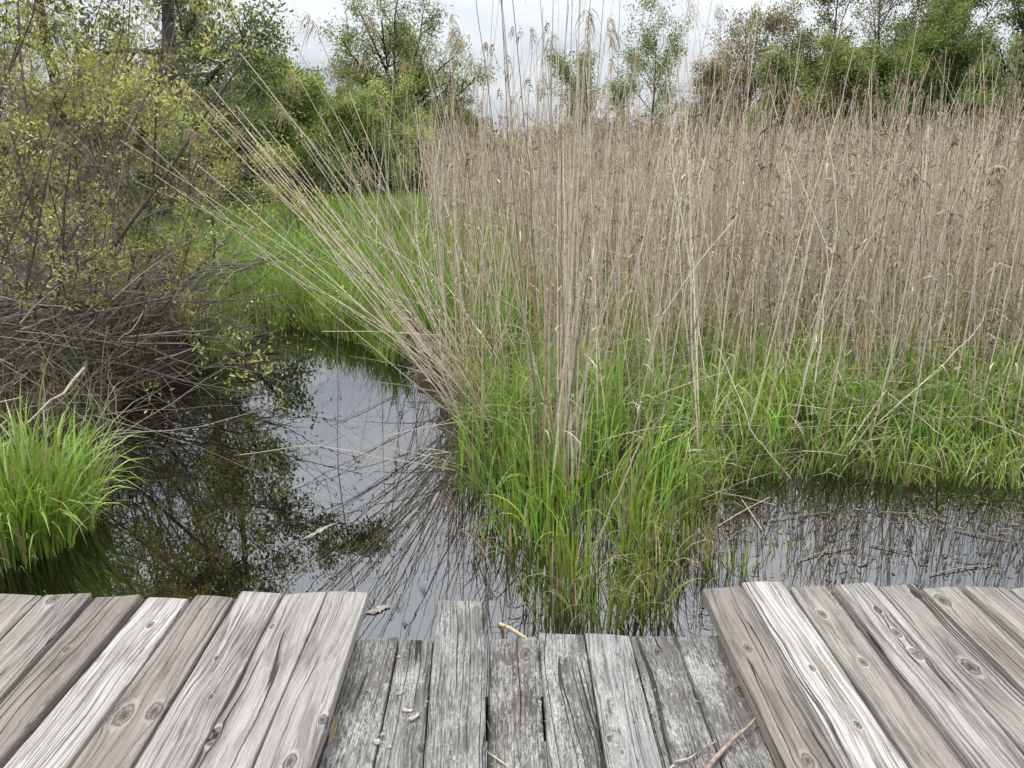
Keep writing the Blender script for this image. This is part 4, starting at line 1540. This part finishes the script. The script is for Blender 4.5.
# the big dark tree at the upper left and its neighbours
tree('leafy_tree', pos_at(170, 21), 21, 14.5, 'tall dense green tree with a dark trunk at the upper left', 'tree', [MG * 1.6, MG * 1.25, LIME], (0.095, 0.03), 95, 0.2, 21,
     nl=(15, 7, 5), spreadang=60, t0=0.15, lens=(0.42, 0.5, 0.5), trunk_r=0.26, lean=(0.0, 0), up=0.0)
tree('leafy_tree', pos_at(90, 24), 24, 14, 'tall olive tree behind the willow shrub, left of the dense green tree', 'tree', [OL * 1.2, MG * 1.2], (0.15, 0.045), 26, 0.25, 22,
     nl=(13, 6, 5), spreadang=55, t0=0.15, trunk_r=0.22)
tree('leafy_tree', pos_at(-40, 20), 20, 13, 'olive tree behind the willow shrub at the far left', 'tree', [OL * 1.2, MG * 1.2], (0.15, 0.045), 22, 0.25, 23,
     nl=(12, 6, 5), spreadang=55, t0=0.12, trunk_r=0.2)
tree('leafy_tree', pos_at(262, 30), 30, htop(75, 30), 'grey-green tree between the tall dense tree and the willow', 'tree', [MG * 1.6, OL * 1.5], (0.10, 0.034), 45, 0.18, 24,
     nl=(13, 6, 5), spreadang=55, t0=0.12)

# the willow with its rounded crown
tree('willow_tree', pos_at(405, 46), 46, htop(18, 46), 'rounded pale green willow tree with dark forked limbs against the sky', 'tree', [YG, OL * 1.7, YG * 0.85],
     (0.15, 0.03), 34, 0.26, 31, nl=(13, 8, 6), spreadang=52, t0=0.4, lens=(0.95, 0.42, 0.5), trunkf=0.48, dome=20, trunk_r=0.24, droop=0.05, up=0.03, bark=(0.035, 0.03, 0.026))

# bushes along the left of the meadow
for i, (px, Y, ty, cc, lab) in enumerate([
        (232, 21, 110, [MG * 0.9, OL], 'dark green bush at the left end of the meadow edge'),
        (285, 23, 118, [MG, OL * 1.1], 'mid green bush behind the bent reeds, below the grey-green tree'),
        (330, 26, 92, [MG * 1.05, YG * 0.8], 'tall rounded bush left of the willow'),
        (372, 27, 128, [YG * 0.75, MG], 'bright low bush in front of the willow trunk'),
        (388, 33, 92, [YG * 0.95, LIME * 0.7], 'yellow-green bush under the willow crown'),
        (425, 38, 100, [MG * 0.9, OL], 'dark green bush right of the willow trunk'),
        (455, 48, 112, [MG * 0.85, OL], 'small bush at the sloping end of the bush row'),
        (475, 60, 118, [MG * 0.85, OL], 'farthest small bush of the row, by the reed bed'),
        (262, 36, 62, [YG * 0.55, OL], 'pale tall bush between the dense green tree and the grey-green tree'),
        (318, 38, 84, [YG * 0.6, MG], 'pale green bush in the gap left of the willow crown'),
        (348, 40, 92, [YG * 0.6, OL], 'pale green bush at the left foot of the willow'),
        (445, 42, 104, [YG * 0.5, MG], 'pale bush filling in beside the right foot of the willow'),
        (306, 24, 150, [MG * 0.8, OL * 0.8], 'low dark bush at the rear of the meadow'),
        (182, 17, 120, [OL, MG * 0.9], 'olive bush behind the right end of the brush heap'),
        (120, 15, 90, [OL, YG * 0.6], 'olive bush behind the middle of the willow shrub'),
        (30, 14, 60, [OL, YG * 0.6], 'olive bush behind the left end of the willow shrub'),
        (418, 28, 168, [MG * 0.8, OL], 'low dark bush against the left side of the reed bed')]):
    h = htop(ty, Y)
    tree('bush', pos_at(px, Y), Y, h, lab, 'bush', [c_ * 1.8 for c_ in cc], (0.085, 0.028), 44, 0.13, 40 + i, 'bushes along the meadow edge', spreadang=58, t0=0.03,
         nl=(16, 7, 5), lens=(0.62, 0.5, 0.5), trunk_r=0.08, up=0.04)

# trees beyond the reed bed on the right
for i, (px, Y, ty, cc, per, kind, lab) in enumerate([
        (575, 62, 62, [MG * 0.9, OL], 5, 'open_tree', 'small thin-leaved tree left of the open tree beyond the reeds'),
        (650, 60, 22, [OL * 1.1, MG], 5, 'open_tree', 'open airy tree with a visible stem standing alone beyond the reeds'),
        (618, 70, 85, [OL * 1.1, MG], 6, 'open_tree', 'low airy tree just left of the open lone tree'),
        (748, 55, 12, [BUD, BUD * 0.9, OL], 6, 'budding_tree', 'reddish budding tree with dark branches beyond the reeds'),
        (705, 64, 70, [OL * 0.9, BUD], 7, 'budding_tree', 'small brownish tree left of the reddish budding tree'),
        (826, 52, -45, [OL * 0.9, MG * 0.9, BUD * 0.8], 11, 'open_tree', 'tall grey sparsely leaved tree right of the reddish tree'),
        (872, 56, -50, [BUD * 0.8, OL], 7, 'bare_tree', 'tall nearly bare tree with a fan of thin branches'),
        (905, 48, 45, [LIME * 0.8, MG], 18, 'leafy_tree', 'bright lime green rounded tree below the bare tree'),
        (948, 54, -45, [OL, MG], 12, 'open_tree', 'tall grey-green tree right of the lime green one'),
        (1005, 50, -45, [OL, MG], 13, 'open_tree', 'tall grey-green tree at the right edge beyond the reeds'),
        (768, 49, 62, [OL, YG * 0.6], 10, 'leafy_tree', 'olive rounded small tree at the foot of the reddish budding tree'),
        (828, 47, 48, [OL * 0.9, YG * 0.6], 10, 'leafy_tree', 'olive rounded small tree under the tall grey tree'),
        (925, 50, 30, [OL, MG], 10, 'leafy_tree', 'pale olive tree filling the gap right of the lime green one'),
        (1015, 45, 52, [YG * 0.6, OL], 11, 'leafy_tree', 'olive small tree at the foot of the tree at the right edge'),
        (1060, 52, -10, [OL, MG], 9, 'open_tree', 'tall tree outside the right edge'),
        (790, 58, 60, [MG, OL], 11, 'leafy_tree', 'dense green small tree between the reddish and tall grey trees'),
        (850, 50, 70, [MG * 1.1, LIME * 0.6], 13, 'leafy_tree', 'dense mid green small tree at the foot of the bare tree'),
        (975, 46, 70, [LIME * 0.7, MG], 13, 'leafy_tree', 'lime tinted small tree at the foot of the tall right trees')]):
    h = htop(ty, Y)
    tree(kind, pos_at(px, Y), Y, h, lab, 'tree', [c_ * 1.9 for c_ in cc], (0.135, 0.042), int(per * 3.0), 0.22, 70 + i, 'trees beyond the reed bed', spreadang=40, t0=0.1,
         nl=(17, 8, 6), lens=(0.5, 0.5, 0.5), trunk_r=0.07 + 0.007 * h, up=0.07, bark=(0.05, 0.043, 0.038))

# far woods: a mass
S = Soup()
S2 = Soup()
for x_ in np.arange(-75, 110, 1.6):
    y_ = 92 + rng.normal(0, 6)
    hh_ = 4.0 + 1.3 * wav(np.array([x_]), np.array([0.0]), 0.12, 9)[0] + 6.5 * float(np.clip((x_ - 14) / 18, 0, 1)) + (4 if x_ < -14 else 0) + rng.normal(0, 0.5)
    n = 420
    u_ = rng.normal(0, 1, (n, 3))
    u_ = norm(u_) * rng.uniform(0.55, 1.0, (n, 1))
    pos = np.array([x_, y_, hh_ * 0.5]) + u_ * np.array([1.7, 1.7, hh_ * 0.52])
    cc = [MG * 0.9, OL * 0.9, BUD * 0.7 + OL * 0.3][int(rng.integers(0, 3))]
    leaves(S, pos, rng.uniform(0.25, 0.5, n), rng.uniform(0.08, 0.16, n), vary(cc * 1.5, n, 0.22, 0.06))
tag(S.build('far_woods', MAT_LEAF), 'low distant woods along the horizon behind the reeds', 'woods', kind='stuff')

# ------------------------------------------------------------------ the willow shrub at the near left
SHB = np.array([0.37, 0.385, 0.11])
SHB2 = np.array([0.54, 0.53, 0.22])
DB = (0.12, 0.1, 0.085)


def shrub(x, y, h, label, seed, nst, per, lean=(0.25, -0.05), spread=0.03, leafL=0.034, cols=(SHB, SHB2, SHB * 0.75)):
    z = float(ground_z([[x, y]])[0]) - 0.05
    root = empty('willow_shrub', (x, y, z), label, 'shrub', 'willow shrubs on the left bank')
    g = Grow(seed)
    cfg = [dict(wob=0.10, up=0.03, n=7, t0=0.15, ang=38, len=0.55, taper=0.35, rr=0.5),
           dict(wob=0.15, up=0.03, n=6, t0=0.15, ang=40, len=0.5, taper=0.4, rr=0.6),
           dict(wob=0.16, up=0.02, n=4, t0=0.1, ang=38, len=0.55, taper=0.4, rr=0.7),
           dict(wob=0.14, up=0.02, n=0, t0=0, ang=0, len=0, taper=0.4)]
    for s_ in range(nst):
        a = g.r.uniform(0, 2 * PI)
        tl = abs(g.r.normal(0.35, 0.2))
        g.branch((g.r.normal(0, 0.25), g.r.normal(0, 0.25), 0), (math.cos(a) * tl + lean[0], math.sin(a) * tl + lean[1], 1),
                 h * g.r.uniform(0.6, 0.95), g.r.uniform(0.008, 0.017), 0, cfg)
    for P_, R__ in g.paths[0]:
        S_ = Soup()
        tubes(S_, P_[None], R__[None], vary(np.array(DB), 1, 0.25, 0.04, g.r), 7)
        S_.build('stem', MAT_TWIG, parent=root)
    S_ = Soup()
    g.wood(S_, (1, 2, 3), (0.20, 0.172, 0.147), 6, 0.35)
    S_.build('twigs', MAT_TWIG, parent=root)
    S_ = Soup()
    g.tips = [t_ for t_ in g.tips if g.r.uniform() < 0.24 + 0.5 * math.sin(3.1 * t_[0][0] + seed) * math.sin(3.7 * t_[0][2] + 1.3 * t_[0][1])]
    g.leaf(S_, int(per * 2.0), spread, leafL, leafL * 0.18, list(cols), up=0.6, tmin=0.0)
    S_.build('foliage', MAT_LEAF, parent=root)
    return root


def sx(px, Y):
    return (px - 512) / F * (Y * cp + 0.3)


shrub(sx(20, 6.2), 6.2, 3.9, 'yellow-green willow shrub at the left edge above the brush heap', 201, 7, 9)
shrub(sx(110, 7.2), 7.2, 3.7, 'yellow-green willow shrub in the middle of the left bank', 202, 7, 9, (0.15, 0))
shrub(sx(170, 8.8), 8.8, 3.3, 'smaller yellow-green willow shrub at the right end of the left bank', 203, 5, 8, (0.15, 0))
shrub(sx(-60, 5.2), 5.2, 3.6, 'willow shrub reaching in from outside the left edge', 204, 6, 9, (0.3, 0.05))
shrub(sx(0, 9.5), 9.5, 4.6, 'taller willow shrub behind the one at the left edge', 205, 6, 8, (0.1, 0))
shrub(sx(290, 14.5), 14.5, 1.8, 'small leafy willow shrub standing behind the bent reeds', 206, 5, 8, (0.0, 0), 0.06, 0.06)

shrub(sx(20, 5.5), 5.5, 1.9, 'low sprawling willow shrub with bright leaves at the front left of the brush heap', 207, 5, 7, (0.15, -0.1))
shrub(sx(135, 6.4), 6.4, 1.7, 'low sprawling willow shrub in the right half of the brush heap, over the water', 208, 5, 7, (0.45, -0.1))

# ------------------------------------------------------------------ brush heap
def fallen(x, y, z, az, el, L, r0, label, seed, col, leafy=0):
    g = Grow(seed)
    cfg = [dict(wob=0.12, up=-0.035, n=6, t0=0.2, ang=38, len=0.5, taper=0.3, rr=0.55),
           dict(wob=0.16, up=-0.01, n=4, t0=0.2, ang=40, len=0.5, taper=0.4, rr=0.6),
           dict(wob=0.16, up=0.0, n=0, t0=0, ang=0, len=0, taper=0.4)]
    d = (math.cos(az) * math.cos(el), math.sin(az) * math.cos(el), math.sin(el))
    g.branch((0, 0, 0), d, L, r0, 0, cfg)
    for lv in g.paths:      # nothing sinks below the water
        g.paths[lv] = [(np.column_stack([P[:, :2], np.maximum(P[:, 2], -z + 0.01 - 0.02 * np.linspace(0, 1, len(P)))]), R) for P, R in g.paths[lv]]
    S_ = Soup()
    g.wood(S_, (0,), col, 7, 0.1)
    o = S_.build('fallen_branch', MAT_TWIG, origin=None)
    o.location = (x, y, z)
    tag(o, label, 'branch', 'fallen branches in the brush heap')
    S_ = Soup()
    g.wood(S_, (1, 2), col, 6, 0.2)
    S_.build('side_branches', MAT_TWIG, parent=o)
    if leafy:
        S_ = Soup()
        g.leaf(S_, leafy, 0.02, 0.04, 0.007, [SHB, SHB2], up=0.6, tmin=0.0)
        S_.build('foliage', MAT_LEAF, parent=o)
    return o


GB = (0.17, 0.145, 0.125)
DKB = (0.06, 0.05, 0.042)
# branches one can single out
a = at_z(130, 345)
fallen(a[0], a[1], 0.35, -0.05, 0.0, 2.4, 0.020, 'dark bare branch reaching right over the channel, longest of the heap', 301, DKB)
a = at_z(150, 395)
fallen(a[0], a[1] + 0.1, 0.35, -0.25, 0.0, 1.25, 0.009, 'thin branch with fresh leaves hanging low over the dark water', 302, GB, 7)
a = at_z(110, 385)
fallen(a[0], a[1], 0.4, -0.05, 0.15, 1.6, 0.010, 'thin leafy branch arching right above the water, topmost of two', 303, GB, 5)
a = at_z(120, 375)
fallen(a[0], a[1], 0.55, -0.12, 0.2, 2.1, 0.009, 'long thin leafy branch arching furthest right over the dark water', 311, GB, 5)
a = at_z(170, 345)
fallen(a[0], a[1], 0.6, 0.0, 0.1, 1.9, 0.008, 'thin sparse branch reaching over the upper end of the channel', 312, GB, 3)
a = at_z(90, 400)
fallen(a[0], a[1], 0.3, -0.2, 0.05, 1.5, 0.008, 'low thin branch drooping to the water just behind the green sedge', 313, GB, 4)
a = at_z(-10, 330)
fallen(a[0], a[1], 0.5, -0.12, 0.1, 2.0, 0.03, 'thick pale grey dead limb lying through the middle of the heap', 304, (0.30, 0.27, 0.24))
a = at_z(0, 300)
fallen(a[0], a[1] - 2.5, 0.9, 0.1, 0.25, 2.2, 0.018, 'grey curved bare limb lifting over the top of the heap', 305, (0.26, 0.23, 0.20))
a = at_z(-30, 350)
fallen(a[0], a[1], 0.6, 0.15, 0.55, 1.7, 0.013, 'short pale stick poking up at the left edge of the heap', 306, (0.42, 0.37, 0.31))
for i in range(30):
    px, py = rng.uniform(-60, 200), rng.uniform(310, 395)
    a = at_z(px, py)
    if water_dist(a[None, :2])[0] < 0.03:
        a[1] += 0.6
        a[0] -= 0.3
    fallen(a[0], a[1], float(rng.uniform(0.12, 0.75)), rng.uniform(-1.0, 0.9) + (PI if rng.uniform() < 0.3 else 0), rng.uniform(-0.05, 0.4),
           rng.uniform(0.9, 2.0), rng.uniform(0.006, 0.016), 'tangled dead grey-brown branch in the brush heap on the left bank', 320 + i,
           (np.array(GB) * rng.uniform(0.45, 1.5)))

S = Soup()
n = 3600
px = rng.uniform(-90, 250, n)
py = rng.uniform(300, 412, n)
P0 = np.array([at_z(a_, b_) for a_, b_ in zip(px, py)])
P0[:800, 0] = rng.uniform(-5, -2.2, 800)
P0[:800, 1] = rng.uniform(4.3, 6.0, 800)
wd_ = water_dist(P0[:, :2])
P0 = P0[wd_ > 0.0]
n = len(P0)
P0[:, 2] = rng.uniform(0.0, 0.85, n) ** 1.4
az = rng.uniform(0, 2 * PI, n)
el = rng.normal(0.12, 0.35, n)
ln = rng.uniform(0.3, 1.3, n)
d = np.stack([np.cos(az) * np.cos(el), np.sin(az) * np.cos(el), np.sin(el)], 1)
bd = rng.normal(0, 0.12, (n, 3))
P = np.stack([P0 + d * (ln * t_)[:, None] + bd * (ln * t_ * t_)[:, None] + rng.normal(0, 0.008, (n, 3)) for t_ in np.linspace(0, 1, 6)], 1)
P[..., 2] = np.maximum(P[..., 2], 0.01)
rr = np.clip(np.exp(rng.normal(-5.7, 0.45, (n, 1))), 0.001, 0.012)
cb = np.where(rng.uniform(size=(n, 1)) < 0.45, np.array([[0.10, 0.083, 0.07]]), np.array([[0.33, 0.29, 0.245]]))
tubes(S, P, rr * np.linspace(1, 0.35, 6)[None], vary(cb, n, 0.3, 0.05), 5)
tag(S.build('brush', MAT_TWIG), 'tangle of thin dead twigs filling the brush heap on the left bank', 'brush', kind='stuff')

# ------------------------------------------------------------------ sky and light
SUN_EL, SUN_AZ = math.radians(60), math.radians(312)      # azimuth clockwise from +Y
world = bpy.data.worlds.new("World")
SC.world = world
world.use_nodes = True
T = NT(world.node_tree)
T.n.clear()
out = T.new('ShaderNodeOutputWorld')
sky = T.new('ShaderNodeTexSky', sky_type='NISHITA')
sky.sun_disc = False
sky.sun_elevation = SUN_EL
sky.sun_rotation = SUN_AZ
tc = T.new('ShaderNodeTexCoord')
dx, dy, dz = T.sep(tc.outputs['Generated'])
zz = T.m('ADD', T.m('MAXIMUM', dz, 0.0), 0.16)
v = T.xyz(T.m('DIVIDE', dx, zz), T.m('DIVIDE', dy, zz), 0.3)
c1 = T.noise(v, 1.1, 6, 0.58, 0.4)
c2 = T.noise(v, 0.45, 3, 0.5)
cl = T.m('ADD', T.m('MULTIPLY', c1, 0.7), T.m('MULTIPLY', c2, 0.4))
ccol = T.ramp(cl, [(0.38, (0.54, 0.61, 0.73)), (0.52, (0.80, 0.84, 0.90)), (0.68, (0.99, 1.0, 1.02))])
bg1 = T.new('ShaderNodeBackground')
T.l.new(sky.outputs[0], bg1.inputs[0])
bg1.inputs[1].default_value = 0.10
bg2 = T.new('ShaderNodeBackground')
T.l.new(ccol, bg2.inputs[0])
# an overcast sky is brighter overhead than at the horizon
T.l.new(T.m('ADD', 0.47, T.m('MULTIPLY', T.m('MAXIMUM', dz, 0.0), 2.1)), bg2.inputs[1])
mx = T.new('ShaderNodeMixShader')
mx.inputs[0].default_value = 0.88
T.l.new(bg1.outputs[0], mx.inputs[1])
T.l.new(bg2.outputs[0], mx.inputs[2])
T.l.new(mx.outputs[0], out.inputs[0])

sl = bpy.data.lights.new('sun', 'SUN')
sl.energy = 1.5
sl.angle = math.radians(10)
sl.color = (1.0, 0.965, 0.91)
sun = bpy.data.objects.new('sun', sl)
COL.objects.link(sun)
d = Vector((math.sin(SUN_AZ) * math.cos(SUN_EL), math.cos(SUN_AZ) * math.cos(SUN_EL), math.sin(SUN_EL)))
sun.rotation_euler = (-d).to_track_quat('-Z', 'Y').to_euler()

SC.view_settings.view_transform = 'Standard'
SC.view_settings.look = 'None'
SC.view_settings.gamma = 1
SC.view_settings.exposure = 0.5
SC.render.engine = 'CYCLES'
SC.cycles.max_bounces = 8
SC.cycles.transparent_max_bounces = 4
SC.cycles.caustics_reflective = False
SC.cycles.caustics_refractive = False
